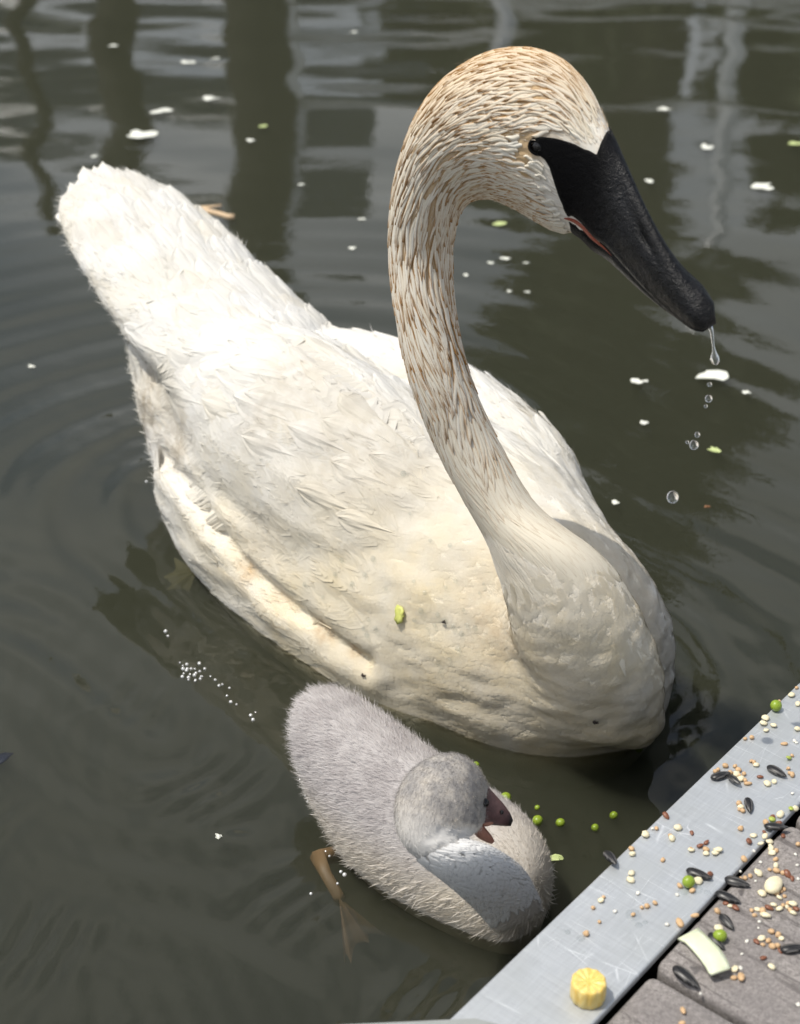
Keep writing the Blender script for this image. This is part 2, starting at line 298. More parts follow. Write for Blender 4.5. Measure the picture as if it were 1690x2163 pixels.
wet = s.ramp(s.n('TexVoronoi', {'feature': 'F1'}, Vector=s.n('VectorMath', {'operation': 'ADD'}, _0=o, _1=s.n('VectorMath', {'operation': 'SCALE'}, _0=s.n('TexNoise', None, Vector=o, Scale=120.).outputs['Color'], Scale=.012).outputs[0]).outputs[0], Scale=38., Randomness=1.).outputs['Distance'], ((.11, 1.), (.15, 0.)))
wet = s.math('MULTIPLY', wet, s.ramp(s.noise(o, 17, 2), ((.5, 0.), (.55, 1.))))
c = s.mix(s.math('MULTIPLY', wet, .6), c, (.045, .04, .04))
hgt = s.math('SUBTRACT', s.math('MULTIPLY_ADD', sp, .6, sp2), s.math('MULTIPLY', line, .9))
s.p(Base_Color=c, Roughness=s.mix(wet, (.85,) * 3, (.35,) * 3), Normal=s.bump(hgt, .55, .0008)); M_DECK = s.m
dkr = bpy.data.objects.new('deck', None); COL.objects.link(dkr); dkr['kind'] = 'structure'
a_gap = dock_inv(at_z(1373, 2037, DZ))[0]
for i in range(-3, 7):
    a0 = a_gap + i * .1435 + .0022; V, Fc = rbox(a0, a0 + .139, .0566 + .0010 * (i % 2), 1.3, DZ - .025, DZ - .0015 - .0006 * (i % 2), .0035); link('plank', mesh('plank', V, Fc, M_DECK), dkr)
V, Fc = rbox(-.4, 1.0, .02, .05, DZ - .2, DZ - .062, .002); link('joist', mesh('joist', V, Fc, M_POST, False), dkr)
V, Fc = rbox(-.4, 1.0, .07, 1.2, DZ - .2, DZ - .05, .002); link('subframe', mesh('subframe', V, Fc, M_POST, False), dkr)

# ================================================================== FEATHER / DOWN TOOLS
def sample_surface(V, N, T, n, weight=None, rng=RNG):
    a = V[T]; ar = np.linalg.norm(np.cross(a[:, 1] - a[:, 0], a[:, 2] - a[:, 0]), axis=1)
    if weight is not None: ar = ar * weight[T].mean(1)
    idx = rng.choice(len(T), n, p=ar / ar.sum()); r1, r2 = rng.random(n), rng.random(n); k = r1 + r2 > 1; r1[k], r2[k] = 1 - r1[k], 1 - r2[k]
    b = np.stack([1 - r1 - r2, r1, r2], -1)[..., None]
    return (V[T[idx]] * b).sum(1), nrm((N[T[idx]] * b).sum(1)), T[idx], b[..., 0]
def conform(bvh, P, lift):
    out = np.empty_like(P)
    for i, (p, l) in enumerate(zip(P, lift)):
        co, no, _, _ = bvh.find_nearest(Vector(p)); out[i] = (co.x + no.x * l, co.y + no.y * l, co.z + no.z * l)
    return out
def tangent(D, N): return nrm(D - N * (D * N).sum(-1, keepdims=True))
def vane_ribbons(bvh, P, N, Tn, ln, wd, K=14, lift=(.0004, .0022), rng=RNG, spread=.62, ragged=.35, dropf=None, roll=.00016):
    """small contour feathers: every feather a fan of barb ribbons off a mid line, laid on the body. Returns V, F(quads), tip factor, feather id"""
    n = len(P); B = np.cross(N, Tn); L_ = ln[:, None]; W_ = wd[:, None]
    k = np.arange(K); q = (k // 2 + .5) / (K / 2); sd = np.where(k % 2 == 0, 1., -1.)
    q = q[None] + rng.normal(0, .03, (n, K)); prof = np.sqrt(np.clip(1 - (2 * np.clip(q, 0, 1) - .85) ** 2 / 1.75, .05, 1))
    bl = W_ * .5 * prof / math.sin(spread) * (1 + rng.normal(0, ragged * .35, (n, K))); ang = spread * (1.05 - .45 * q) * sd[None] + rng.normal(0, .07, (n, K))
    start = q * L_ * .72; rows = []
    for f, wf in ((0., 1.), (.55, .95), (1., .28)):
        a = ang * (1 - .35 * f); x = start + bl * f * np.cos(a); y = bl * f * np.sin(a)
        hw = L_ / K * 1.5 * wf; px, py = -np.sin(a), np.cos(a)
        rows.append(((x - px * hw, y - py * hw), (x + px * hw, y + py * hw)))
    pts = []; lf = []
    lay = rng.uniform(0, 1, (n, 1)) * .35 * (lift[1] - lift[0])
    for (a, b), f in zip(rows, (0, .55, 1)):
        for x, y in (a, b):
            pts.append(P[:, None] + Tn[:, None] * x[..., None] + B[:, None] * y[..., None]); lf.append(lift[0] + lay + (lift[1] - lift[0]) * (x / L_) ** 1.5 * np.ones_like(x) - .0003 * f)
    pts = np.stack(pts, 2).reshape(-1, 3); lf = np.stack(lf, 2).ravel(); roll = np.repeat(rng.normal(0, roll, n * K), 6); lf = lf + roll * np.tile(np.array([-1, 1, -1, 1, -.3, .3]), n * K)
    lf = lf + np.repeat(rng.uniform(0, .00013, n * K), 6)
    if dropf is not None: lf = lf - dropf(pts)
    V = conform(bvh, pts, lf)
    base = (np.arange(n * K) * 6)[:, None]; Fq = np.concatenate([base + np.array([[0, 1, 3, 2]]), base + np.array([[2, 3, 5, 4]])], 0)
    tip = np.tile(np.array([0, 0, .55, .55, 1, 1]), n * K); fid = np.repeat(np.arange(n), K * 6)
    return V, Fq, tip, fid
def down_ribbons(P, N, Tn, ln, wd, up=.5, curl=.5, rng=RNG, seg=3):
    """free standing down: thin tapering ribbons that leave the skin at an angle and bend over"""
    n = len(P); D = nrm(Tn + N * (up * rng.uniform(.5, 1.5, (n, 1))) + rng.normal(0, .16, (n, 3))); S = nrm(np.cross(D, N + rng.normal(0, .35, (n, 3)))); pts = []; p = P - N * .0006
    bend = Tn * curl * .25 + rng.normal(0, .10, (n, 3)); st = (ln / seg)[:, None]
    for i in range(seg + 1):
        w = (wd * (1 - (i / seg) ** 1.6 * .9))[:, None]; pts += [p - S * w * .5, p + S * w * .5]; p = p + D * st; D = nrm(D + bend)
    V = np.stack(pts, 1).reshape(-1, 3); m = 2 * (seg + 1); base = (np.arange(n) * m)[:, None]
    Fq = np.concatenate([base + np.array([[2 * i, 2 * i + 1, 2 * i + 3, 2 * i + 2]]) for i in range(seg)], 0)
    return V, Fq, np.tile(np.repeat(np.arange(seg + 1) / seg, 2), n), np.repeat(np.arange(n), m)
class Tube:
    """a limb (neck, head, bill) given by rows of dorsal point, ventral point (both as seen), distance, width ratio, tilt"""
    def __init__(s, rows): s.K = np.array(rows, float)
    def frame(s, q):
        r = catmull(s.K, q); D, Vn, dep, ra, ti = r[:, :2], r[:, 2:4], r[:, 4:5], r[:, 5:6], r[:, 6:7]
        mid = (D + Vn) / 2; C = CAMP + (FW + (mid[:, :1] - PW / 2) / FPX * RT - (mid[:, 1:] - PH / 2) / FPX * UP) * dep
        hv = (D - Vn) / 2; e = hv[:, :1] * RT - hv[:, 1:] * UP; rad = np.linalg.norm(e, axis=1, keepdims=True) * dep / FPX; e = nrm(e)
        w = nrm(C - CAMP); e = nrm(e - w * (e * w).sum(1, keepdims=True)); ti = np.radians(ti)
        return C, np.cos(ti) * e - np.sin(ti) * w, -(np.cos(ti) * w + np.sin(ti) * e), rad, ra      # centre, dorsal dir, near-side dir, radius, ratio
    def surf(s, q, th, off=0., expo=None):
        q = np.asarray(q, float); th = np.asarray(th, float); off = np.broadcast_to(off, q.shape).ravel()[:, None]; C, e, w, r, ra = s.frame(q.ravel()); c, n = np.cos(th.ravel())[:, None], np.sin(th.ravel())[:, None]
        if expo is not None:
            ex = np.asarray(expo).ravel()[:, None]; c, n = np.sign(c) * np.abs(c) ** ex, np.sign(n) * np.abs(n) ** ex
        return (C + e * c * (r + off) + w * n * (r * ra + off)).reshape(q.shape + (3,))
    def rings(s, q, m=40):
        th = np.linspace(0, 2 * math.pi, m, False); Q, TH = np.meshgrid(q, th, indexing='ij'); return s.surf(Q, TH)
    def param(s, P, q0, q1, n=500):
        q = np.linspace(q0, q1, n); C, e, w, r, ra = s.frame(q); arc = np.concatenate([[0], np.cumsum(np.linalg.norm(np.diff(C, axis=0), axis=1))]); i = np.empty(len(P), int)
        for k in range(0, len(P), 8000): i[k:k + 8000] = ((P[k:k + 8000, None] - C[None]) ** 2).sum(-1).argmin(1)
        o = P - C[i]; a = np.arctan2((o * w[i]).sum(1) / ra[i, 0], (o * e[i]).sum(1)); rr = np.linalg.norm(o, axis=1) / r[i, 0]
        tg = np.gradient(C, axis=0); return q[i], arc[i], a, rr, nrm(tg)[i], r[i, 0]

# ================================================================== THE ADULT SWAN
swan = bpy.data.objects.new('swan', None); COL.objects.link(swan); swan.location = (0, 0, 0)
tag(swan, 'large white adult swan with rust-streaked neck and black bill floating behind the cygnet', 'swan')
NECK = Tube([  # dorsal u,v   ventral u,v   distance ratio tilt
    (1150, 1570, 1385, 1585, 1.110, 1.0, 0), (1096, 1390, 1406, 1430, 1.062, 1.10, 0), (1038, 1185, 1305, 1205, 1.025, 1.08, 0), (980, 1062, 1138, 1068, 1.010, 1.0, 0), (916, 942, 1058, 938, 1.0, 1.0, 0),
    (862, 800, 998, 806, .985, 1.0, 0), (833, 662, 968, 690, .975, 1.0, 0), (820, 540, 956, 562, .965, 1.0, 0), (823, 440, 962, 485, .950, 1.0, 2),
    (840, 345, 985, 432, .935, .96, 5), (876, 250, 1030, 420, .920, .92, 8), (930, 176, 1078, 437, .908, .84, 10), (1000, 128, 1122, 462, .898, .76, 10), (1070, 107, 1157, 482, .890, .70, 10),
    (1140, 110, 1186, 492, .883, .66, 12), (1200, 138, 1208, 495, .877, .64, 14), (1247, 190, 1226, 506, .872, .62, 16), (1277, 250, 1250, 528, .867, .60, 18), (1303, 305, 1280, 550, .862, .58, 20),
    (1334, 372, 1314, 584, .856, .58, 24), (1366, 440, 1352, 620, .850, .62, 28), (1402, 505, 1392, 651, .844, .74, 32), (1442, 562, 1432, 675, .838, .98, 36), (1482, 606, 1466, 690, .832, 1.25, 38), (1507, 642, 1487, 696, .828, 1.2, 40)])
HEAD0, BILL0, TIPQ = 10., 16., 24.
for i_ in range(4, 17):
    d_ = nrm(NECK.K[i_, :2] - NECK.K[i_, 2:4]); NECK.K[i_, :2] -= d_ * 3.5; NECK.K[i_, 2:4] += d_ * 2.0
def loft(rows, m=40, ex=1.0):
    """rows: t along body, lateral centre, half width, bottom z, top z -> rings in the world"""
    q = np.linspace(0, len(rows) - 1, 8 * (len(rows) - 1) + 1); r = catmull(rows, q); th = np.linspace(0, 2 * math.pi, m, False); R = []
    for t_, c_, w_, z0, z1 in r:
        cs, sn = np.cos(th), np.sin(th); cs = np.sign(cs) * np.abs(cs) ** ex; sn = np.sign(sn) * np.abs(sn) ** ex; w_ = max(w_, .002)
        xy = BO[None] + BA[None] * t_ + BN[None] * (c_ + w_ * cs)[:, None]; R.append(np.column_stack([xy, (z0 + z1) / 2 + (z1 - z0) / 2 * sn]))
    return np.array(R)
core = loft([(.0, -.022, .012, .0, .05), (.006, -.022, .045, -.035, .085), (.03, -.030, .068, -.06, .125), (.08, -.036, .086, -.08, .155), (.17, -.020, .114, -.09, .17), (.27, -.018, .118, -.09, .172), (.38, -.012, .112, -.07, .166), (.47, -.010, .088, -.03, .155), (.54, -.006, .055, .02, .14), (.58, -.004, .025, .05, .12)])
nearw = loft([(.10, -.050, .02, .05, .09), (.125, -.052, .042, .02, .125), (.18, -.050, .070, .0, .165), (.27, -.048, .080, .0, .196), (.36, -.042, .078, .01, .200), (.44, -.034, .062, .04, .188), (.50, -.026, .044, .08, .172), (.54, -.02, .02, .10, .15)])
farw = loft([(.09, .018, .015, .06, .10), (.12, .028, .035, .03, .13), (.18, .042, .052, .01, .162), (.27, .048, .056, .01, .176), (.35, .048, .054, .02, .172), (.41, .042, .042, .05, .160), (.45, .036, .02, .09, .13)])
flank = loft([(.10, -.100, .012, -.02, .03), (.13, -.106, .024, -.04, .052), (.20, -.110, .033, -.045, .070), (.30, -.108, .034, -.04, .080), (.39, -.100, .034, -.02, .090), (.45, -.088, .028, .005, .088), (.475, -.082, .010, .03, .06)])
rump = loft([(.36, -.03, .03, .02, .10), (.40, -.03, .070, -.02, .14), (.47, -.028, .070, -.015, .155), (.53, -.022, .052, .03, .165), (.58, -.015, .03, .08, .16)])
tl_r, tl_t = np.array([.44, -.01]), None
tail = loft([(.36, -.012, .05, .09, .145), (.42, -.014, .078, .10, .178), (.50, -.006, .080, .118, .200), (.57, .004, .077, .145, .214), (.63, .014, .070, .168, .224), (.68, .023, .060, .186, .229), (.712, .030, .044, .200, .231), (.725, .033, .022, .208, .228)])
parts = [closed_tube(r) for r in (core, nearw, farw, flank, rump, tail)] + [closed_tube(NECK.rings(np.linspace(0, 17.6, 200)))]
bodym = union_remesh(parts, .0030, 7)
V, N, T = arrays(bodym)
E_ = np.empty(len(bodym.edges) * 2, np.int32); bodym.edges.foreach_get('vertices', E_); E_ = E_.reshape(-1, 2)
wsm = (1 - sm(np.linalg.norm(V - at_z(1230, 1330, .10), axis=1), .10, .19))[:, None] * .6; dg_ = np.bincount(E_.ravel(), minlength=len(V))[:, None]
for _ in range(45):
    A_ = np.zeros_like(V)
    for c_ in range(3): A_[:, c_] = np.bincount(E_[:, 0], V[E_[:, 1], c_], len(V)) + np.bincount(E_[:, 1], V[E_[:, 0], c_], len(V))
    V = V + (A_ / dg_ - V) * wsm
bodym.vertices.foreach_set('co', V.astype(np.float32).ravel()); bodym.update(); V, N, T = arrays(bodym)
q, arc, ang, rr, tg, rad = NECK.param(V, 0.3, 17.6)
neckw = sm(q, .8, 2.6) * (1 - sm(rr, 1.12, 1.4)); headw = sm(q, 10.2, 12.2) * neckw
nuv = np.stack([ang * .021, arc, rr * 0], -1)
# soft relief: lumps and long furrows of the plumage, stretched along the body
ax3 = np.array([BA[0], BA[1], .1]); fl = V @ nrm(ax3); la = V @ np.array([BN[0], BN[1], 0]); S3 = np.stack([fl * .35, la, V[:, 2]], -1)
bodyw = (1 - neckw) * sm(V[:, 2], -.01, .03)
BVH = BVHTree.FromPolygons([tuple(p_) for p_ in V], [tuple(t_) for t_ in T])
def hit_at(u, v):
    h = BVH.ray_cast(Vector(CAMP), Vector(ray(u, v)).normalized()); return np.array(h[0]) if h[0] is not None else at_z(u, v, .1)
def polydist(line, P):
    K = np.array([hit_at(*l) for l in line]); C_ = catmull(K, np.linspace(0, len(K) - 1, 160)); return np.sqrt(np.min([((P - c) ** 2).sum(1) for c in C_], axis=0))
gd1 = polydist(((345, 965), (385, 1010), (430, 1075), (475, 1135), (525, 1200), (590, 1262), (660, 1318), (720, 1362), (775, 1397)), V); gd2 = polydist(((590, 700), (660, 745), (740, 805), (810, 870), (870, 935)), V); gd3 = polydist(((250, 800), (330, 790), (420, 770), (520, 725), (600, 690)), V)
V = V - N * (.0055 * np.exp(-(gd1 / .006) ** 2) + .0045 * np.exp(-(gd2 / .006) ** 2) + .004 * np.exp(-(gd3 / .010) ** 2) - .003 * np.exp(-((gd1 - .016) / .010) ** 2))[:, None]
V2 = V + N * (bodyw * (.0024 * snoise(S3, 75, 3, 14) + .0017 * snoise(S3, 160, 4, 16) + .0007 * snoise(S3, 320, 5, 16)))[:, None]
V2 += N * (neckw * (.0007 * snoise(np.stack([nuv[:, 0] * 1.0, nuv[:, 1] * .25, 0 * ang], -1), 420, 8, 18)))[:, None]
bodym.vertices.foreach_set('co', V2.astype(np.float32).ravel()); bodym.update()
V, N, T = arrays(bodym)
attr(bodym, 'nuv', nuv, 'FLOAT_VECTOR'); attr(bodym, 'neckw', neckw); attr(bodym, 'headw', headw); attr(bodym, 'qq', q); attr(bodym, 'tip', np.full(len(V), .5)); attr(bodym, 'fid', np.full(len(V), .5))

BVH = BVHTree.FromPolygons([tuple(p_) for p_ in V], [tuple(t_) for t_ in T]); HITS = {}
def stain_at(P):
    """rust and mud stains, world positions (they sit on the bird)"""
    def blob(u, v, z, r, a):
        c = HITS[(u, v)] if (u, v) in HITS else HITS.setdefault((u, v), hit_at(u, v)); return a * np.exp(-((P - c) ** 2).sum(-1) / (r * r))
    rust = blob(1050, 1350, .13, .022, .35) + blob(1030, 1250, .17, .03, .2) + blob(690, 1332, .07, .009, 1.0) + blob(525, 1205, .09, .010, .9) + blob(755, 1372, .06, .007, .9) + blob(600, 1262, .08, .012, .5) + blob(1330, 1250, .12, .04, .25)
    mud = blob(310, 860, .14, .030, 1.) + blob(380, 930, .13, .030, 1.) + blob(330, 800, .15, .025, .5) + blob(640, 780, .2, .03, .4) + blob(560, 890, .2, .035, .5) + blob(700, 990, .2, .03, .4) + blob(850, 1000, .2, .04, .4) + blob(230, 480, .2, .03, .3) + blob(740, 860, .2, .03, .35) + blob(560, 1150, .1, .03, .4)
    cream = blob(1250, 1450, .05, .14, 1.) + blob(640, 1330, .05, .10, .8) + blob(900, 1450, .03, .12, .9) + blob(460, 1130, .07, .05, .5)
    return np.clip(rust, 0, 1), np.clip(mud, 0, 1), np.clip(cream, 0, 1)
ru, mu, cr = stain_at(V); attr(bodym, 'rust', ru * (1 - .5 * neckw)); attr(bodym, 'mud', mu * (1 - neckw)); attr(bodym, 'cream', np.maximum(cr, neckw * (1 - sm(q, 1, 6)) * .8))

s = Nt('swan_plumage'); o = s.obj(); nu = s.at('nuv').outputs['Vector']; nw = s.at('neckw').outputs['Fac']; hw = s.at('headw').outputs['Fac']; qq = s.at('qq').outputs['Fac']
# --- neck net: cream lenses divided by rust furrows that run along the neck
dn = s.n('TexNoise', None, Vector=nu, Scale=85., Detail=3.).outputs['Color']
dv = s.n('VectorMath', {'operation': 'MULTIPLY_ADD'}, _0=dn, _1=(.0026, .010, 0), _2=nu).outputs[0]
def net(scale_u, scale_v, thick):
    vec = s.n('VectorMath', {'operation': 'MULTIPLY'}, _0=dv, _1=(scale_u, scale_v, 1)).outputs[0]
    e = s.n('TexVoronoi', {'feature': 'DISTANCE_TO_EDGE', 'voronoi_dimensions': '2D'}, Vector=vec, Scale=1., Randomness=.95).outputs['Distance']
    return s.ramp(e, ((0., 1.), (thick, 0.))), e
n1, e1 = net(300, 34, .16); n2, e2 = net(430, 60, .24)
hmix = s.ramp(qq, ((0., 0.), (1., 1.))) if False else s.math('MULTIPLY', hw, .8)
fur = s.math('MAXIMUM', n1, s.math('MULTIPLY', n2, .6)); hgt_n = s.math('MULTIPLY_ADD', s.math('MINIMUM', e1, .25), 2.6, s.math('MINIMUM', e2, .2))
band = s.n('MapRange', None, Value=qq, From_Min=4.6, From_Max=6.5).outputs[0]
front = s.n('MapRange', None, Value=qq, From_Min=15.6, From_Max=14.2).outputs[0]
patchy = s.ramp(s.noise(nu, 34, 3), ((.28, .65), (.5, 1.)))
stainn = s.math('MULTIPLY', s.math('MULTIPLY', fur, patchy), s.math('MULTIPLY', s.math('MULTIPLY', band, front), nw))
lowfur = s.math('MULTIPLY', s.math('MULTIPLY', fur, nw), .18)
stainn = s.math('MAXIMUM', s.math('MAXIMUM', stainn, lowfur), s.math('MULTIPLY', s.math('MULTIPLY', s.math('MULTIPLY', band, front), nw), .8))
white = s.mix(s.ramp(s.noise(o, 14, 4), ((.35, 0.), (.7, 1.))), (.82, .81, .78), (.77, .74, .665))
crm = s.mix(s.math('MULTIPLY', s.at('cream').outputs['Fac'], s.ramp(s.noise(o, 32, 4), ((.3, .45), (.7, 1.)))), white, (.79, .69, .49))
streak = s.ramp(s.noise(s.mapv(s.n('VectorRotate', {'rotation_type': 'Z_AXIS'}, Vector=o, Angle=-math.atan2(BA[1], BA[0])).outputs[0], (14, 95, 60)), 1, 4, .6), ((.50, 0.), (.72, 1.)))
crm = s.mix(s.math('MULTIPLY', streak, s.math('SUBTRACT', .38, s.math('MULTIPLY', nw, .38))), crm, (.70, .63, .48))
crm = s.mix(s.math('MULTIPLY', s.at('rust').outputs['Fac'], s.ramp(s.noise(o, 120, 4), ((.35, .25), (.65, .9)))), crm, (.50, .31, .13))
crm = s.mix(s.math('MULTIPLY', s.at('mud').outputs['Fac'], s.ramp(s.noise(o, 90, 4), ((.35, .3), (.65, .95)))), crm, (.46, .40, .31))
neckc = s.mix(s.math('MULTIPLY', nw, .45), crm, (.80, .745, .64))
neckc = s.mix(s.math('MULTIPLY', s.math('MULTIPLY', hw, front), s.ramp(s.noise(nu, 60, 3), ((.35, .1), (.65, .6)))), neckc, (.64, .42, .20))
colr = s.mix(s.math('MULTIPLY', stainn, .97), neckc, s.mix(s.noise(nu, 50, 2), (.46, .28, .11), (.58, .40, .19)))
fine = s.noise(s.n('VectorMath', {'operation': 'MULTIPLY'}, _0=nu, _1=(1400, 220, 1)).outputs[0], 1, 2)
gran = s.noise(o, 330, 4, .6)
hN = s.math('MULTIPLY', s.math('MULTIPLY_ADD', fine, .22, hgt_n), nw); hB = s.math('MULTIPLY', s.math('MULTIPLY_ADD', s.noise(o, 620, 3, .6), .5, gran), s.math('SUBTRACT', 1.15, nw))
nrmn = s.bump(hB, .55, .0014, s.bump(hN, .4, .0012))
s.p(Base_Color=colr, Roughness=.75, Specular_IOR_Level=.15, Normal=nrmn, Sheen_Weight=.15, Subsurface_Weight=.0); M_PLUME = s.m
bodym.materials.append(M_PLUME); sbody = link('body', bodym, swan)

# --- contour feathers over the back, wings, flank and tail
pN = np.linalg.norm(V - at_z(1250, 1420, .06), axis=1); smoothz = np.maximum(neckw, 1 - sm(pN, .11, .24)); wt = (1 - sm(smoothz, .0, .8)) * (1 - sm(neckw, .0, .4)) * sm(V[:, 2], .004, .02) * sm(gd1, .014, .024) + 1e-6
P, Nn, Ti, bc = sample_surface(V, N, T, 3800, wt); near = (Ti, bc)
lat = (P[:, :2] - BO) @ BN; tb = (P[:, :2] - BO) @ BA
flow = np.zeros_like(P); flow[:, :2] = BA; flow[:, :2] += BN * (np.clip(lat / .15, -1, 1) * -.22)[:, None]; flow[:, 2] = .05
flow += RNG.normal(0, .16, flow.shape); Tn = tangent(flow, Nn)
size = np.where(tb > .38, 1.25, 1.) * (.65 + .55 * sm(tb, .04, .25))
V1, F1, tip, fid = vane_ribbons(BVH, P, Nn, Tn, .042 * size * RNG.uniform(.75, 1.25, len(P)), .022 * size * RNG.uniform(.8, 1.2, len(P)), 26, (.0002, .0011))
def carry(me, V1, fid, n):
    ru, mu, cr = stain_at(V1); attr(me, 'rust', ru); attr(me, 'mud', mu); attr(me, 'cream', cr); attr(me, 'fid', RNG.random(n)[fid])
s = Nt('feather_vanes'); o = s.obj()
white = s.mix(s.ramp(s.noise(o, 14, 4), ((.35, 0.), (.7, 1.))), (.82, .81, .78), (.77, .74, .665))
c = s.mix(s.math('MULTIPLY', s.at('cream').outputs['Fac'], s.ramp(s.noise(o, 32, 4), ((.3, .45), (.7, 1.)))), white, (.79, .69, .49))
c = s.mix(s.ramp(s.at('fid').outputs['Fac'], ((.62, 0.), (1., .42))), c, (.74, .68, .55))
c = s.mix(s.math('MULTIPLY', s.at('rust').outputs['Fac'], s.ramp(s.noise(o, 120, 4), ((.35, .2), (.65, .9)))), c, (.50, .31, .13))
c = s.mix(s.math('MULTIPLY', s.at('mud').outputs['Fac'], s.ramp(s.noise(o, 90, 4), ((.35, .3), (.65, .95)))), c, (.48, .42, .33))
df = s.n('BsdfDiffuse', None, Color=c); tl = s.n('BsdfTranslucent', None, Color=c); mx = s.n('MixShader', None, _0=.15, _1=df.outputs[0], _2=tl.outputs[0]); s.put(s.o.inputs['Surface'], mx.outputs[0]); M_VANE = s.m
wt2 = sm(smoothz, .0, .5) * (1 - sm(q, 1.0, 2.4) * neckw) * sm(V[:, 2], -.004, .004) + 1e-7
P2, N2, T2, b2 = sample_surface(V, N, T, 6000, wt2); nw2 = (neckw[T2] * b2).sum(1)[:, None]; f2 = np.zeros_like(P2); f2[:, :2] = BA; f2[:, 2] = -.35
f2 = f2 * (1 - nw2) - tg[T2].mean(1) * nw2 + RNG.normal(0, .22, P2.shape); sz2 = .45 + .35 * sm(np.linalg.norm(P2 - at_z(1250, 1420, .06), axis=1), .08, .24)
Va, Fa, ta, fa = vane_ribbons(BVH, P2, N2, tangent(f2, N2), .026 * sz2 * RNG.uniform(.75, 1.25, len(P2)), .013 * sz2 * RNG.uniform(.8, 1.2, len(P2)), 16, (.00012, .00032), roll=.00003)
F1 = np.vstack([F1, Fa + len(V1)]); V1 = np.vstack([V1, Va]); fid = np.concatenate([fid, fa + len(P)]); P = np.vstack([P, P2])
me = mesh('contour_feathers', V1, F1, M_VANE, False); carry(me, V1, fid, len(P)); link('contour_feathers', me, sbody, kind='stuff')

# --- bill: grows out of the head along a sharp feather line (lores reach the eye)
import bisect
_gq = np.linspace(11.5, 20, 700); _gC = catmull(NECK.K, _gq)
def head_param(u, v):
    """station and height fraction (0 crown, 1 chin) of a point on the near cheek"""
    D, Vn = _gC[:, :2], _gC[:, 2:4]; ax = Vn - D; p = np.array([u, v]) - D
    cr_ = ax[:, 0] * p[:, 1] - ax[:, 1] * p[:, 0]; i = np.abs(cr_ / np.linalg.norm(ax, axis=1)).argmin(); return _gq[i], (p[i] @ ax[i]) / (ax[i] @ ax[i])
edge = [head_param(*p) for p in ((1262, 303), (1230, 286), (1190, 272), (1150, 262), (1128, 261), (1115, 270), (1114, 284), (1122, 298), (1142, 309), (1153, 324), (1163, 352), (1174, 385), (1186, 415), (1196, 440), (1201, 462), (1204, 480))]
print('EDGE', [(round(a, 2), round(b, 2)) for a, b in edge])
eth = [math.acos(np.clip(1 - 2 * b, -1, 1)) for a, b in edge]; es = [a for a, b in edge]
th_k = np.array([0.0] + eth + [math.pi]); s_k = np.array([17.45] + es + [es[-1] + .5])
o_ = np.argsort(th_k); th_k, s_k = th_k[o_], s_k[o_]
TH = np.linspace(-math.pi, math.pi, 181); SB = np.interp(np.abs(TH), th_k, s_k)
tau = np.linspace(0, 1, 90) ** 1.0; Q = SB[None] + (TIPQ - SB[None]) * tau[:, None]; THg = np.repeat(TH[None], len(tau), 0)
upper = np.clip((np.abs(THg) - 2.0) / .5, 0, 1)
off = .0010 * sm(tau, 0, .03)[:, None] * (1 - sm(Q, 17, 19)) - .0006 * (tau[:, None] < 1e-6)
R = NECK.surf(Q, THg, off)
# culmen ridge, flattened spatula, nostril hollow, nail
C, e, w, r, ra = NECK.frame(Q.ravel()); e = e.reshape(Q.shape + (3,)); w = w.reshape(Q.shape + (3,)); r = r.reshape(Q.shape)
ridge = np.exp(-(THg / .42) ** 2) * sm(Q, 17, 18.5) * (1 - sm(Q, 20.5, 23)); hollow = np.exp(-((np.abs(THg) - .95) / .32) ** 2) * sm(Q, 17.6, 18.6) * (1 - sm(Q, 20, 22))
nost = np.exp(-((np.abs(THg) - .9) / .14) ** 2 - ((Q - 20.0) / .35) ** 2); nail = np.exp(-(THg / .5) ** 2) * sm(Q, 22.6, 23.2)
R = R + e * ((ridge * .0018 + nail * .0012)[..., None]) - (np.cos(THg)[..., None] * e + np.sin(THg)[..., None] * w) * ((hollow * .0016 + nost * .0022)[..., None])
lip = np.exp(-((np.abs(THg) - 2.15) / .10) ** 2) * sm(Q, 14.5, 16) ; gap = np.exp(-((np.abs(THg) - 2.38) / .09) ** 2) * sm(Q, 14.4, 15.2) * (1 - sm(Q, 22.6, 23.6))
R = R + (np.cos(THg)[..., None] * e + np.sin(THg)[..., None] * w) * ((lip * .0009 - gap * .0022)[..., None])
n_, m_ = Q.shape; V, Fq = R.reshape(-1, 3), gridfaces(n_, m_)
Vt = np.vstack([V, R[-1].mean(0) + nrm(NECK.frame(np.array([24.]))[0][0] - NECK.frame(np.array([23.5]))[0][0]) * .006]); tipf = [((n_ - 1) * m_ + j, (n_ - 1) * m_ + j + 1, len(V)) for j in range(m_ - 1)]
s = Nt('black_bill'); o = s.obj(); f1 = s.noise(o, 260, 5, .65); f2 = s.noise(o, 900, 3); f3 = s.n('TexVoronoi', {'feature': 'DISTANCE_TO_EDGE'}, Vector=o, Scale=420.).outputs['Distance']
blm = s.noise(o, 55, 4)
fwdw = s.at('fwd').outputs['Fac']
s.p(Base_Color=s.mix(s.math('MULTIPLY', s.ramp(blm, ((.4, 0.), (.7, 1.))), fwdw), (.004, .004, .0045), (.0065, .007, .009)), Roughness=s.math('SUBTRACT', .62, s.math('MULTIPLY', s.math('MULTIPLY', s.ramp(f1, ((.35, .2), (.65, 1.))), fwdw), .36)), Specular_IOR_Level=s.math('MULTIPLY_ADD', fwdw, .24, .06),
    Normal=s.bump(s.math('MULTIPLY_ADD', f1, 1.2, s.math('MULTIPLY_ADD', f2, .4, s.math('MINIMUM', f3, .12))), .8, .0011)); M_BILL = s.m
me = mesh('bill', Vt, [tuple(f) for f in Fq] + tipf, M_BILL); attr(me, 'fwd', np.append(sm(Q, 16.5, 18.5).ravel(), 1.)); bill = link('bill', me, swan)
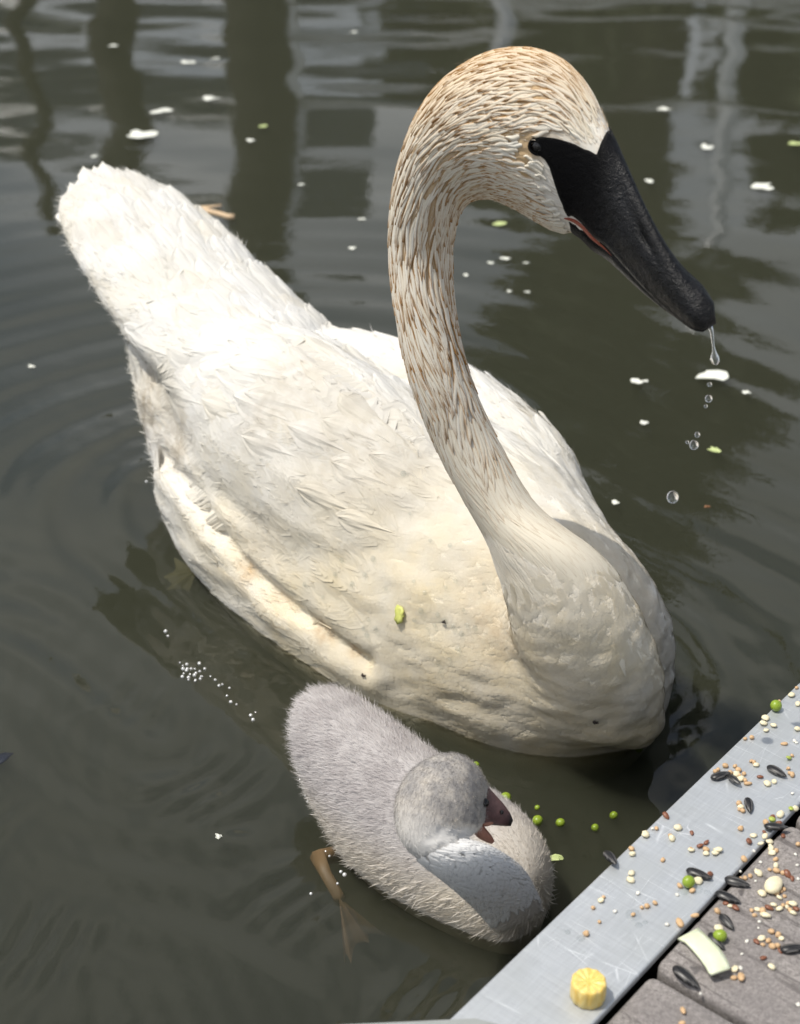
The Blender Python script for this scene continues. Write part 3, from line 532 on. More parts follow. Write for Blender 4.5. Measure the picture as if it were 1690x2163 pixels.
# red grin line along the gape, both sides
s = simple('gape_red', (.30, .06, .03), .5, .2, 400)
for sg in (1, -1):
    qs = np.linspace(14.35, 18.3, 40); wd_ = .055 * np.sin(np.linspace(0.05, math.pi, 40)) ** .6; tc = 2.36 + .02 * np.sin(qs)
    A = NECK.surf(qs, sg * (tc - wd_), .0006); B = NECK.surf(qs, sg * (tc + wd_), .0006); Md = NECK.surf(qs, sg * tc, .0009)
    R3 = np.stack([A, Md, B], 1); link('gape_line', mesh('gape_line', R3.reshape(-1, 3), gridfaces(40, 3), s), bill)
# eyes
def uvsphere(c, r, n=16, m=20, sq=(1, 1, 1), axes=None):
    ph = np.linspace(0, math.pi, n); th = np.linspace(0, 2 * math.pi, m, False); A, B = np.meshgrid(ph, th, indexing='ij')
    S_ = np.stack([np.sin(A) * np.cos(B), np.sin(A) * np.sin(B), np.cos(A)], -1) * np.array(sq) * r
    if axes is not None: S_ = S_ @ np.array(axes)
    return (S_ + np.asarray(c)).reshape(-1, 3), gridfaces(n, m, True)[:, ::-1]
M_EYE = simple('eye_black', (.006, .005, .005), .06)
eq, ef = head_param(1137, 284)
for sg in (1, -1):
    c0 = NECK.surf(np.array([eq]), np.array([sg * math.acos(1 - 2 * ef)]))[0]; cC = NECK.frame(np.array([eq]))[0][0]; d = nrm(c0 - cC)
    V, Fq = uvsphere(c0 - d * .0049, .0060); ey = link('eye', mesh('eye', V, Fq, M_EYE), swan)
    rg = []; t1 = nrm(np.cross(d, [0, 0, 1.])); t2 = np.cross(d, t1)
    for a_ in np.linspace(0, 2 * math.pi, 24, False):
        rd = t1 * math.cos(a_) + t2 * math.sin(a_) * .8; rg.append([c0 - d * .0012 + rd * .0060 + rd * .0009 * math.cos(b_) + d * .0009 * math.sin(b_) for b_ in np.linspace(0, 2 * math.pi, 8, False)])
    rg = np.array(rg); rg = np.concatenate([rg, rg[:1]]); link('eyelid', mesh('eyelid', rg.reshape(-1, 3), gridfaces(25, 8, True), M_BILL), ey)

# --- swan fluff on edges: fine down along tail tip, rump and crown
P, Nn, Ti, bc = sample_surface(*arrays(bodym), 9000, (1 - sm(smoothz, .0, .3)) * sm(arrays(bodym)[0][:, 2], .01, .03) * .25 + sm((arrays(bodym)[0][:, :2] - BO) @ BA, .36, .62) + 1e-6)
flow = np.zeros_like(P); flow[:, :2] = BA; flow[:, 2] = .05; flow += RNG.normal(0, .25, flow.shape)
V1, F1, tip, fid = down_ribbons(P + Nn * .0012, Nn, tangent(flow, Nn), RNG.uniform(.006, .014, len(P)), RNG.uniform(.0004, .0009, len(P)), .22, .3)
me = mesh('fluff', V1, F1, M_VANE); carry(me, V1, fid, len(P)); link('fluff', me, sbody, kind='stuff')
# lance-shaped feather clumps of neck and head: cream lenses whose edges carry the rust stain
def clumps(tube, q0, th0, ln, wd, delta, crown, n=9, m=5, sink=0., sq=(0, 1)):
    qs_ = np.linspace(0, len(tube.K) - 1, 1200); C_, e_, w_, r_, ra_ = tube.frame(qs_); ar = np.concatenate([[0], np.cumsum(np.linalg.norm(np.diff(C_, axis=0), axis=1))])
    f = np.linspace(0, 1, n)[None, :, None]; g = np.linspace(-1, 1, m)[None, None, :]; prof = np.sin(np.pi * np.clip(f * .86 + .14, 0, 1)) ** .75 * (1 - .25 * f) + .04
    a0 = np.interp(q0, qs_, ar)[:, None, None]; rr_ = np.interp(q0, qs_, (r_ * (1 + ra_) / 2)[:, 0])[:, None, None]; L3, W3, D3 = ln[:, None, None], wd[:, None, None], delta[:, None, None]
    lat = g * W3 * .5 * prof; a_ = a0 - f * L3 * np.cos(D3) + lat * np.sin(D3); s_ = f * L3 * np.sin(D3) + lat * np.cos(D3) + .00055 * np.sin(f * 6.5 + 40 * a0 * 7)
    qq_ = np.interp(a_, ar, qs_); th_ = th0[:, None, None] + s_ / rr_; off = -.0001 + crown * ((1 - g * g) * (.55 + .45 * f) + .35 * f) * np.minimum(1, W3 / .003) + 0 * a_
    off = off - sink * (1 - sm(qq_, sq[0], sq[1])); P_ = tube.surf(qq_, th_, off); nn = len(q0); F_ = (np.arange(nn) * n * m)[:, None, None] + gridfaces(n, m)[None]
    edge = np.maximum(np.abs(g) ** 1.5 + 0 * f, (f ** 3) * .8 + 0 * g); return P_.reshape(-1, 3), F_.reshape(-1, 4), np.broadcast_to(edge, (nn, n, m)).ravel(), np.repeat(np.arange(nn), n * m)
def stagger(tube, q_a, q_b, dv, du, rng):
    qs_ = np.linspace(q_a, q_b, 900); C_, e_, w_, r_, ra_ = tube.frame(qs_); ar = np.concatenate([[0], np.cumsum(np.linalg.norm(np.diff(C_, axis=0), axis=1))]); Q_, T_ = [], []; k = 0; a_ = 0.
    while a_ < ar[-1]:
        q_ = np.interp(a_, ar, qs_); st = dv(q_); rad_ = np.interp(q_, qs_, (r_ * (1 + ra_) / 2)[:, 0]); nn = max(6, int(2 * math.pi * rad_ / du(q_))); t_ = (np.arange(nn) + .5 * (k % 2)) / nn * 2 * math.pi + rng.normal(0, .33, nn) * 2 * math.pi / nn
        Q_.append(np.interp(a_ + rng.normal(0, .38, nn) * st, ar, qs_)); T_.append(t_ - math.pi); a_ += st; k += 1
    return np.concatenate(Q_), np.concatenate(T_)
hs_ = lambda q_: sm(q_, 8.5, 11.5)
q0, th0 = stagger(NECK, 1.2, 16.9, lambda q_: .0095 - .0035 * hs_(q_), lambda q_: .0036 - .0008 * hs_(q_), RNG)
keep = (q0 < np.interp(np.abs(th0), th_k, s_k) - .18) & (RNG.random(len(q0)) < sm(q0, 1.2, 2.6)); q0, th0 = q0[keep], th0[keep]; UVp = np.stack([th0 * .02, q0 * .028, 0 * q0], -1)
dlt = .38 * snoise(UVp, 110, 71, 12) + .16 * snoise(UVp, 260, 72, 12); rim_ = sm(np.interp(np.abs(th0), th_k, s_k) - q0, .35, 1.3)
ln_ = (.030 - .0125 * hs_(q0)) * RNG.uniform(.75, 1.3, len(q0)) * (.55 + .45 * rim_); wd_ = (.0040 - .0009 * hs_(q0) + .0026 * (1 - sm(q0, 2.2, 5.0))) * RNG.uniform(.7, 1.25, len(q0))
V1, F1, ed_, fid = clumps(NECK, q0, th0, ln_, wd_, dlt, (.0003 + .00085 * sm(q0, 2.5, 6.0))[:, None, None], sink=.0022, sq=(1.7, 3.6))
stn = (.25 * sm(q0, 1.5, 3.0) + .75 * sm(q0, 2.6, 6.0)) * rim_ * (.7 + .3 * sm(snoise(UVp, 120, 73, 10), -.6, .3)); crown_ = hs_(q0) * rim_ * np.exp(-(th0 / 1.0) ** 2)
s = Nt('neck_feathers'); ed = s.at('edge').outputs['Fac']; sn = s.at('stain').outputs['Fac']; cw = s.at('crownw').outputs['Fac']; rn = s.at('fid').outputs['Fac']; o = s.obj()
c = s.mix(rn, (.80, .765, .68), (.77, .70, .57)); c = s.mix(s.at('low').outputs['Fac'], c, (.79, .725, .59)); c = s.mix(s.math('MULTIPLY', cw, .5), c, (.66, .46, .24)); k_ = s.math('MULTIPLY', s.ramp(s.math('MULTIPLY_ADD', s.noise(o, 700, 2), .3, ed), ((.38, 0.), (.9, 1.))), sn); c = s.mix(k_, c, (.37, .195, .06))
s.p(Base_Color=c, Roughness=.8, Specular_IOR_Level=.1, Normal=s.bump(s.noise(o, 1600, 2), .3, .0004)); M_NECKF = s.m
me = mesh('neck_feathers', V1, F1, M_NECKF); attr(me, 'edge', ed_); attr(me, 'low', (1 - sm(q0, 2.2, 5.5))[fid]); attr(me, 'stain', stn[fid]); attr(me, 'crownw', crown_[fid]); attr(me, 'fid', RNG.random(len(q0))[fid]); link('neck_feathers', me, sbody, kind='stuff')
# ragged tuft and velvet that break the outline
Vb, Nb, Tb = arrays(bodym); wv_ = neckw * sm(q, 3, 5) * (1 - sm(q, 16.2, 17.0)) * (.5 + 1.5 * headw) + 1e-7
P, Nn, Ti, bc = sample_surface(Vb, Nb, Tb, 7000, wv_); k0 = Ti[np.arange(len(P)), bc.argmax(1)]; kp = q[k0] < np.interp(np.abs(ang[k0]), th_k, s_k) - .1; P, Nn, Ti, bc, k0 = P[kp], Nn[kp], Ti[kp], bc[kp], k0[kp]
Tn = tangent(-tg[Ti].mean(1) + RNG.normal(0, .12, P.shape), Nn); tuft = np.exp(-((q[k0] - 11.7) / .6) ** 2) * np.exp(-(ang[k0] / .4) ** 2) * (RNG.random(len(P)) < .2)
V1, F1, tip, fid = down_ribbons(P + Nn * .0008, Nn, Tn, RNG.uniform(.0025, .005, len(P)) * (1 + 1.8 * tuft), RNG.uniform(.00025, .0005, len(P)), .16, .15)
me = mesh('neck_velvet', V1, F1, M_NECKF); attr(me, 'edge', np.full(len(V1), .45)); attr(me, 'stain', (sm(q[k0], 3, 6) * .5)[fid]); attr(me, 'crownw', (headw[k0] * np.exp(-(ang[k0] / 1.0) ** 2))[fid]); attr(me, 'fid', RNG.random(len(P))[fid]); link('neck_velvet', me, sbody, kind='stuff')
# tail feathers: overlapping vanes that end the tail
def vane(L_, W_, n=14, m=9, cup=.12, blunt=.75):
    """one feather: x along the shaft, y across, thin and cupped, ragged round end"""
    r = []
    for i in range(n):
        f = i / (n - 1); w_ = W_ * .5 * (math.sin(min(1, f / .35) * math.pi / 2) ** .7) * (1 - max(0, (f - blunt) / (1 - blunt)) ** 2.4 * .80)
        for j in range(m):
            g = (j / (m - 1) - .5) * 2; r.append((L_ * f - abs(g) * W_ * .12 * (1 - f), g * w_, -cup * W_ * g * g + .0012 * (1 - abs(g)) ** 4 + .0008 * math.sin(g * 9 + f * 7)))
    return np.array(r), gridfaces(n, m)
fm = {}
def place_vane(name, p, d, up, L_, W_, parent, roll=0., cup=.12):
    key = (round(L_, 3), round(W_, 3), cup)
    if key not in fm:
        V_, F_ = vane(L_, W_, cup=cup); fm[key] = mesh(name, V_, F_, M_VANE)
    o = link(name, fm[key], parent); x = Vector(d).normalized(); z = Vector(up); z = (z - x * z.dot(x)).normalized(); y = z.cross(x)
    from mathutils import Matrix
    M = Matrix((x, y, z)).transposed().to_4x4() @ Matrix.Rotation(roll, 4, 'X'); M.translation = Vector(p); o.matrix_world = M; return o
for i in range(11):
    g = (i - 5) / 5; t0, c0 = .635, .018 + g * .044; xy = body_xy(t0 - abs(g) * .01, c0); d3 = np.array([*(BA + BN * (.20 + g * .10)), .12 - .03 * abs(g)])
    place_vane('tail_feather', (*xy, .2225 - .020 * g * g - .002 * (i % 2)), d3, (0, 0, 1), .105 - .020 * g * g - .006 * (i % 2), .028, swan, RNG.normal(0, .12))
# scapulars and tertials lying over the back between the wings
rowsf = [(.20, .020, .0), (.22, -.01, .05), (.25, .045, -.1), (.26, .0, .1), (.29, .03, .0), (.31, -.03, .15), (.33, .055, -.1), (.345, .01, .05), (.37, .035, .0), (.385, -.02, .12), (.40, .0, .08), (.415, .045, -.08), (.30, -.055, .2), (.36, -.06, .2), (.24, -.045, .18), (.42, -.035, .1)]
rowsf += [(t_ + RNG.normal(0, .006), c_ + .011 * (k_ % 2) + RNG.normal(0, .004), -1.1 * c_ + .05 + RNG.normal(0, .05)) for k_, t_ in enumerate(np.arange(.13, .44, .030)) for c_ in np.arange(-.105, .075, .022)]
rowsf += [(t_, c_ + .008 * (k_ % 2), -.25 + RNG.normal(0, .05)) for k_, t_ in enumerate((.44, .475, .51, .545, .58)) for c_ in np.arange(-.055, .065, .021)]
rowsf.sort(key=lambda r_: -r_[0])
for n_, (t0, c0, dv_) in enumerate(rowsf):
    xy = body_xy(t0, c0); hit = BVH.ray_cast(Vector((*xy, .5)), Vector((0, 0, -1)))
    if hit[0] is None or hit[1].z < .25 or np.linalg.norm(np.array(hit[0]) - at_z(1230, 1330, .10)) < .13: continue
    k_ = NECK.param(np.array(hit[0])[None], .3, 17.)
    if k_[3][0] < 1.35: continue
    no = np.array(hit[1]); tx = tangent(np.array([*(BA - BN * dv_), .0])[None], no[None])[0]; ty = np.cross(no, tx); big = sm(t0, .12, .3) * .5 + .5
    Lf, Wf = RNG.uniform(.075, .105) * big, RNG.uniform(.030, .038) * big; V_, F_ = vane(Lf, Wf, 18, 11, 0.); g_ = V_[:, 1] / (Wf * .5); f_ = V_[:, 0] / Lf; V_[:, 0] += np.tile(RNG.normal(0, .0012, 11), 18) * sm(f_, .6, 1.); W = np.array(hit[0]) + tx * V_[:, :1] + ty * V_[:, 1:2]
    W = conform(BVH, W, -.0012 + .0040 * f_ - .0011 * g_ * g_ + V_[:, 2] * .5 + .0004 * (1 - np.minimum(1, np.abs(g_) * 6)) + .0004 * RNG.random()); me = mesh('wing_feather', W, F_, M_VANE, False); carry(me, W, np.zeros(len(W), int), 1); link('wing_feather' if t0 < .44 else 'tail_covert', me, swan)
# webbed foot paddling just under the surface by the flank
def web_foot(root, leg_pts, toes, mat, parent, rleg):
    R = []
    for p, r_ in zip(leg_pts, rleg):
        th = np.linspace(0, 2 * math.pi, 8, False); R.append(np.stack([p[0] + r_ * np.cos(th), p[1] + r_ * np.sin(th) * .7, p[2] + r_ * np.sin(th) * .7], -1))
    V_, F_ = closed_tube(np.array(R)); lg = link('leg', mesh('leg', V_, F_, mat), parent); a = np.array(leg_pts[-1]); Vw = []; n = 8
    for i in range(len(toes) - 1):
        for g in np.linspace(0, 1, 6):
            e = np.array(toes[i]) * (1 - g) + np.array(toes[i + 1]) * g; e = a + (e - a) * (1 - .22 * math.sin(g * math.pi))
            for f in np.linspace(0, 1, n): Vw.append(a + (e - a) * f + np.array([0, 0, .0015 * math.cos(g * 2 * math.pi) * f]))
    Vw = np.array(Vw); Fw = gridfaces(6 * (len(toes) - 1), n); nv = len(Vw); Vw2 = np.vstack([Vw, Vw - [0, 0, .0012]])
    link('webbed_foot', mesh('webbed_foot', Vw2, np.vstack([Fw, Fw[:, ::-1] + nv]), mat), lg)
s = Nt('foot_skin'); s.p(Base_Color=s.mix(s.noise(s.obj(), 160, 4), (.22, .19, .07), (.34, .30, .13)), Roughness=.5); M_FOOT1 = s.m
web_foot(None, [at_z(470, 1200, -.03), at_z(440, 1205, -.03), at_z(415, 1205, -.022)], [at_z(368, 1180, -.022), at_z(345, 1222, -.026), at_z(352, 1250, -.03), at_z(400, 1252, -.032)], M_FOOT1, swan, (.007, .006, .005))

# ================================================================== THE CYGNET
cyg = bpy.data.objects.new('cygnet', None); COL.objects.link(cyg)
tag(cyg, 'small fluffy grey cygnet with open bill floating beside the dock in front of the swan', 'cygnet')
CO = np.array([.088, .700]); CA = nrm(np.array([-.725, .688])); CN = np.array([CA[1], -CA[0]])
CNECK = Tube([(1052, 1975, 1150, 1925, 0.922, 1.0, 0), (1002, 1916, 1108, 1842, 0.895, 1.0, 0), (938, 1860, 1042, 1792, 0.868, 1.0, 0), (880, 1816, 975, 1770, 0.858, 1.0, 0), (842, 1770, 945, 1760, 0.857, 0.95, 5), (833, 1708, 958, 1766, 0.861, 0.9, 10), (848, 1655, 972, 1770, 0.867, 0.86, 14), (880, 1617, 985, 1770, 0.871, 0.82, 16), (925, 1593, 999, 1765, 0.875, 0.8, 18), (970, 1593, 1010, 1756, 0.879, 0.78, 18), (1004, 1614, 1017, 1746, 0.883, 0.74, 16), (1026, 1648, 1024, 1737, 0.887, 0.68, 14), (1040, 1684, 1032, 1728, 0.891, 0.6, 12)])
def cloft(rows, m=40):
    q = np.linspace(0, len(rows) - 1, 8 * (len(rows) - 1) + 1); r = catmull(rows, q); th = np.linspace(0, 2 * math.pi, m, False)
    return np.array([np.column_stack([CO[None] + CA[None] * t_ + CN[None] * (c_ + max(w_, .001) * np.cos(th))[:, None], (z0 + z1) / 2 + (z1 - z0) / 2 * np.sin(th)]) for t_, c_, w_, z0, z1 in r])
cb = cloft([(0.002, -0.006, 0.0055, 0.0, 0.0291), (0.0057, -0.006, 0.02, -0.02, 0.0436), (0.0207, -0.002, 0.0337, -0.03, 0.0543), (0.0488, 0.0, 0.0428, -0.035, 0.0611), (0.0862, -0.004, 0.0446, -0.035, 0.0679), (0.1236, -0.006, 0.0428, -0.03, 0.0747), (0.1563, -0.004, 0.0382, -0.01, 0.0776), (0.1843, -0.002, 0.0309, 0.02, 0.0776), (0.2012, 0, 0.02, 0.04, 0.0747), (0.2086, 0, 0.0073, 0.05, 0.066)])
cm_ = union_remesh([closed_tube(cb), closed_tube(CNECK.rings(np.linspace(0, 12, 120)))], .0017, 6)
V, N, T = arrays(cm_); cq, carc, cang, crr, ctg, crad = CNECK.param(V, .3, 12.); cnw = sm(cq, .9, 2.2) * (1 - sm(crr, 1.1, 1.35)); chd = sm(cq, 3.5, 5.5) * cnw
cuv = np.stack([cang * .016, carc, 0 * carc], -1)
V += N * (cnw * (1 - sm(cq, 3.0, 4.6)) * .0022 * -np.abs(snoise(np.stack([cuv[:, 0] * .8, cuv[:, 1] * 1.1, 0 * cang], -1), 520, 31, 16)))[:, None]
cm_.vertices.foreach_set('co', V.astype(np.float32).ravel()); cm_.update(); V, N, T = arrays(cm_)
s = Nt('cygnet_down'); o = s.obj(); sk = s.at('cream').outputs['Fac']; hd = s.at('hd').outputs['Fac']; rn = s.at('fid').outputs['Fac']
c = s.mix(s.ramp(s.noise(o, 60, 4), ((.35, 0.), (.65, 1.))), (.57, .535, .53), (.68, .65, .64)); c = s.mix(sk, c, (.76, .70, .60))
nk = s.at('nk').outputs['Fac']; c = s.mix(s.math('MULTIPLY', nk, .75), c, (.80, .80, .79)); c = s.mix(s.math('MULTIPLY', hd, s.ramp(s.noise(o, 110, 4, .65), ((.38, .95), (.66, .15)))), c, (.36, .345, .34)); c = s.mix(s.math('MULTIPLY', rn, .35), c, (.80, .78, .77))
df = s.n('BsdfDiffuse', None, Color=c); tl = s.n('BsdfTranslucent', None, Color=c); mx = s.n('MixShader', None, _0=.3, _1=df.outputs[0], _2=tl.outputs[0]); s.put(s.o.inputs['Surface'], mx.outputs[0]); M_DOWN = s.m
def cyg_cream(P):
    t_ = (P[:, :2] - CO) @ CA; c_ = (P[:, :2] - CO) @ CN; return np.clip(sm(-P[:, 2], -.05, -.012) * .9 + (1 - sm(t_, .02, .07)) * .75, 0, 1)
def cattr(me, P, hdv, fidv, nkv=0.): attr(me, 'nk', np.zeros(len(P)) + nkv); attr(me, 'cream', cyg_cream(P)); attr(me, 'hd', hdv); attr(me, 'fid', fidv)
cnk = cnw * (1 - chd) * sm(cq, 1.2, 2.2); cattr(cm_, V, chd, np.full(len(V), .3), cnk); cm_.materials.append(M_DOWN); cbody = link('body', cm_, cyg)
body_flow = lambda P: np.column_stack([np.tile(CA, (len(P), 1)) + CN[None] * (((P[:, :2] - CO) @ CN) / .06)[:, None] * .35, -.15 - 0 * P[:, 0]])
def coat(n, w, flowf, l0, l1, w0, w1, up, curl, name, lenf=None):
    P, Nn, Ti, bc = sample_surface(V, N, T, n, w); fl_ = flowf(P, Ti); Tn = tangent(fl_ + RNG.normal(0, .22, P.shape), Nn); ln = RNG.uniform(l0, l1, n)
    if lenf is not None: ln = ln * lenf(P)
    V1, F1, tip, fid = down_ribbons(P, Nn, Tn, ln, RNG.uniform(w0, w1, n), up, curl); me = mesh(name, V1, F1, M_DOWN); cattr(me, V1, ((chd[Ti] * bc).sum(1))[fid], RNG.random(n)[fid] * (.3 + .7 * tip), ((cnk[Ti] * bc).sum(1))[fid]); link(name, me, cbody, kind='stuff')
wb = (1 - sm(cnw, .2, .8)) * sm(V[:, 2], .0, .008) + 1e-7
coat(52000, wb, lambda P, Ti: body_flow(P), .005, .0105, .0002, .0005, .30, .3, 'down', lambda P: .6 + .7 * sm((P[:, :2] - CO) @ CA, .02, .2))
coat(26000, cnw * sm(cq, .9, 2) * (.35 + .65 * chd) + 1e-7, lambda P, Ti: -ctg[Ti].mean(1), .0018, .0042, .0002, .00045, .34, .3, 'head_down')
# wet clumps along the flank
P, Nn, Ti, bc = sample_surface(V, N, T, 2600, wb * (1 - sm(V[:, 2], .020, .036))); Tn = tangent(body_flow(P) + np.array([0, 0, -.5]) + .35 * np.stack([snoise(P, 150, 61), snoise(P, 150, 62), snoise(P, 150, 63)], -1), Nn)
V1, F1, tip, fid = down_ribbons(P, Nn, Tn, RNG.uniform(.008, .015, len(P)), RNG.uniform(.0006, .0013, len(P)), .05, .02); me = mesh('wet_down', V1, F1, M_DOWN); cattr(me, V1, np.zeros(len(V1)), RNG.random(len(P))[fid]); link('wet_down', me, cbody, kind='stuff')
# crinkled wet down of the neck
q0, th0 = stagger(CNECK, .5, 3.0, lambda q_: .0032, lambda q_: .0021, RNG); UVp = np.stack([th0 * .016, q0 * .02, 0 * q0], -1)
V1, F1, ed_, fid = clumps(CNECK, q0, th0, RNG.uniform(.006, .011, len(q0)), RNG.uniform(.0034, .0048, len(q0)), .9 * snoise(UVp, 260, 81, 12), .0008)
s = Nt('crinkled_down'); ed = s.at('edge').outputs['Fac']; s.p(Base_Color=s.mix(s.ramp(ed, ((.4, 0.), (1., 1.))), (.82, .81, .79), (.55, .54, .52)), Roughness=.85, Specular_IOR_Level=.1); me = mesh('neck_down', V1, F1, s.m); attr(me, 'edge', ed_); link('neck_down', me, cbody, kind='stuff')
# bill, open
UB = Tube([(1030, 1660, 1014, 1740, 0.888, 0.8, 14), (1046, 1678, 1031, 1742, 0.891, 0.8, 14), (1063, 1697, 1053, 1744, 0.894, 0.86, 14), (1077, 1717, 1069, 1745, 0.897, 1.0, 14), (1084, 1733, 1079, 1745, 0.899, 0.95, 14)])
LB = Tube([(1016, 1738, 996, 1752, 0.888, 1.9, 8), (1028, 1752, 1008, 1768, 0.89, 1.7, 8), (1039, 1766, 1025, 1778, 0.892, 1.4, 8), (1045, 1777, 1039, 1783, 0.894, 1.0, 8)])
s = Nt('cygnet_bill'); o = s.obj(); fw_ = s.at('fwd').outputs['Fac']
c = s.mix(s.ramp(s.noise(o, 220, 4), ((.3, 0.), (.7, 1.))), (.075, .036, .036), (.15, .075, .072)); c = s.mix(fw_, c, (.018, .014, .014)); s.p(Base_Color=c, Roughness=.42, Normal=s.bump(s.noise(o, 500, 3), .3, .0006)); M_CB = s.m
qs = np.linspace(0, 4, 40); th = np.linspace(0, 2 * math.pi, 28, False); QQ, TT = np.meshgrid(qs, th, indexing='ij'); V_, F_ = closed_tube(UB.surf(QQ, TT)); me = mesh('upper_bill', V_, F_, M_CB)
fv = np.append(np.maximum(sm(QQ, 2.9, 3.5), sm(-np.cos(TT), .72, .95)).ravel(), [0, 1]); attr(me, 'fwd', fv); ub = link('upper_bill', me, cyg)
for sg in (1, -1):
    c0 = UB.surf(np.array([2.0]), np.array([sg * 1.15]))[0]; V_, F_ = uvsphere(c0, .0013, 8, 10); link('nostril', mesh('nostril', V_, F_, M_EYE), ub)
s = Nt('cygnet_mouth'); s.p(Base_Color=s.mix(s.noise(s.obj(), 300, 3), (.30, .12, .08), (.46, .22, .15)), Roughness=.4)
qs = np.linspace(0, 3, 26); QQ, TT = np.meshgrid(qs, th, indexing='ij'); V_, F_ = closed_tube(LB.surf(QQ, TT)); lb_ = link('lower_bill', mesh('lower_bill', V_, F_, s.m), cyg)
V_, F_ = uvsphere((LB.frame(np.array([1.]))[0][0] + UB.frame(np.array([.6]))[0][0]) / 2, .0042, 10, 12, (1.3, 1, .7)); link('tongue', mesh('tongue', V_, F_, s.m), lb_)
for sg, (eu, ev) in ((1, (1019, 1690)), (-1, (1019, 1690))):
    D, Vn = catmull(CNECK.K, np.array([10.9]))[0, :2], catmull(CNECK.K, np.array([10.9]))[0, 2:4]
    c0 = CNECK.surf(np.array([10.9]), np.array([sg * 1.5]))[0]; cc = CNECK.frame(np.array([10.9]))[0][0]; V_, F_ = uvsphere(c0 - nrm(c0 - cc) * .0006, .0026); link('eye', mesh('eye', V_, F_, M_EYE), cyg)
s = Nt('cygnet_foot'); s.p(Base_Color=s.mix(s.noise(s.obj(), 180, 4), (.22, .13, .07), (.34, .22, .12)), Roughness=.5)
web_foot(None, [at_z(735, 1800, -.012), at_z(672, 1812, -.010), at_z(690, 1850, -.014), at_z(716, 1895, -.020)], [at_z(728, 2045, -.032), at_z(742, 2040, -.033), at_z(780, 1995, -.038), at_z(815, 1980, -.046)], s.m, cyg, (.006, .0055, .004, .004))

# ================================================================== FOOD, SEEDS AND FLOATING BITS
def lump(n=7, m=10, sq=(1, 1, 1), seed=0, amp=.14, taper=0.):
    V_, F_ = uvsphere((0, 0, 0), 1., n, m); V_ = V_ * (1 + amp * snoise(V_, 2.2, seed, 8))[:, None]; V_[:, 1:] *= (1 - taper * V_[:, :1]); return V_ * np.array(sq), F_
def inst(name, me, loc, rot, sc, label, cat, group=None):
    o = link(name, me, None, label, cat, group); o.location = loc; o.rotation_euler = rot; o.scale = (sc,) * 3; return o
M_TAN = simple('grain_tan', (.60, .40, .22), .6, .35, 500); M_CREAM = simple('grain_cream', (.80, .72, .50), .65, .25, 500); M_RED = simple('grain_red', (.22, .085, .045), .4, .35, 300); M_CRUMB = simple('crumb_white', (.80, .78, .70), .7, .1, 300)
s = Nt('pea_skin'); o = s.obj(); s.p(Base_Color=s.mix(s.noise(o, 260, 3), (.20, .31, .015), (.32, .42, .05)), Roughness=.28, Subsurface_Weight=.15, Subsurface_Radius=(.002, .003, .001), Normal=s.bump(s.noise(o, 420, 3), .15, .0006)); M_PEA = s.m
s = Nt('sunflower_hull'); o = s.obj(); st_ = s.noise(s.mapv(o, (60, 1500, 500)), 1, 2); s.p(Base_Color=s.mix(s.ramp(st_, ((.52, 0.), (.66, 1.))), (.012, .012, .013), (.11, .105, .10)), Roughness=.38, Normal=s.bump(st_, .3, .0004)); M_SUN = s.m
GM = {'g': [mesh('grain', *lump(seed=i, sq=(.0020, .0016, .0014), amp=.22), M_TAN) for i in range(4)], 'c': [mesh('grain_chip', *lump(6, 8, (.0026, .0021, .0012), 20 + i, .3), M_CREAM) for i in range(5)],
      'r': [mesh('flat_seed', *lump(7, 10, (.0029, .0018, .0012), 40 + i, .06, .25), M_RED) for i in range(2)], 'w': [mesh('crumb', *lump(5, 7, (.0014, .0012, .0008), 60 + i, .35), M_CRUMB) for i in range(3)],
      'b': [mesh('wheat_grain', *lump(8, 10, (.0036, .0019, .0016), 70, .05, .1), M_TAN)]}
NMS = {'g': ('tan_grain', 'small round tan grain', 'grain'), 'c': ('grain_chip', 'cream cracked grain chip', 'grain'), 'r': ('flat_seed', 'small flat red-brown seed', 'seed'), 'w': ('crumb', 'tiny white crumb', 'crumb'), 'b': ('wheat_grain', 'plump oval tan wheat grain', 'grain')}
def on_dock(u, v, hgt):
    a, b = dock_inv(at_z(u, v, DZ)); onstrip = 0 <= b <= .0545; z = DZ if b < .056 else DZ - .0017; p = at_z(u, v, z + hgt * .4); return np.array([p[0], p[1], z]), b
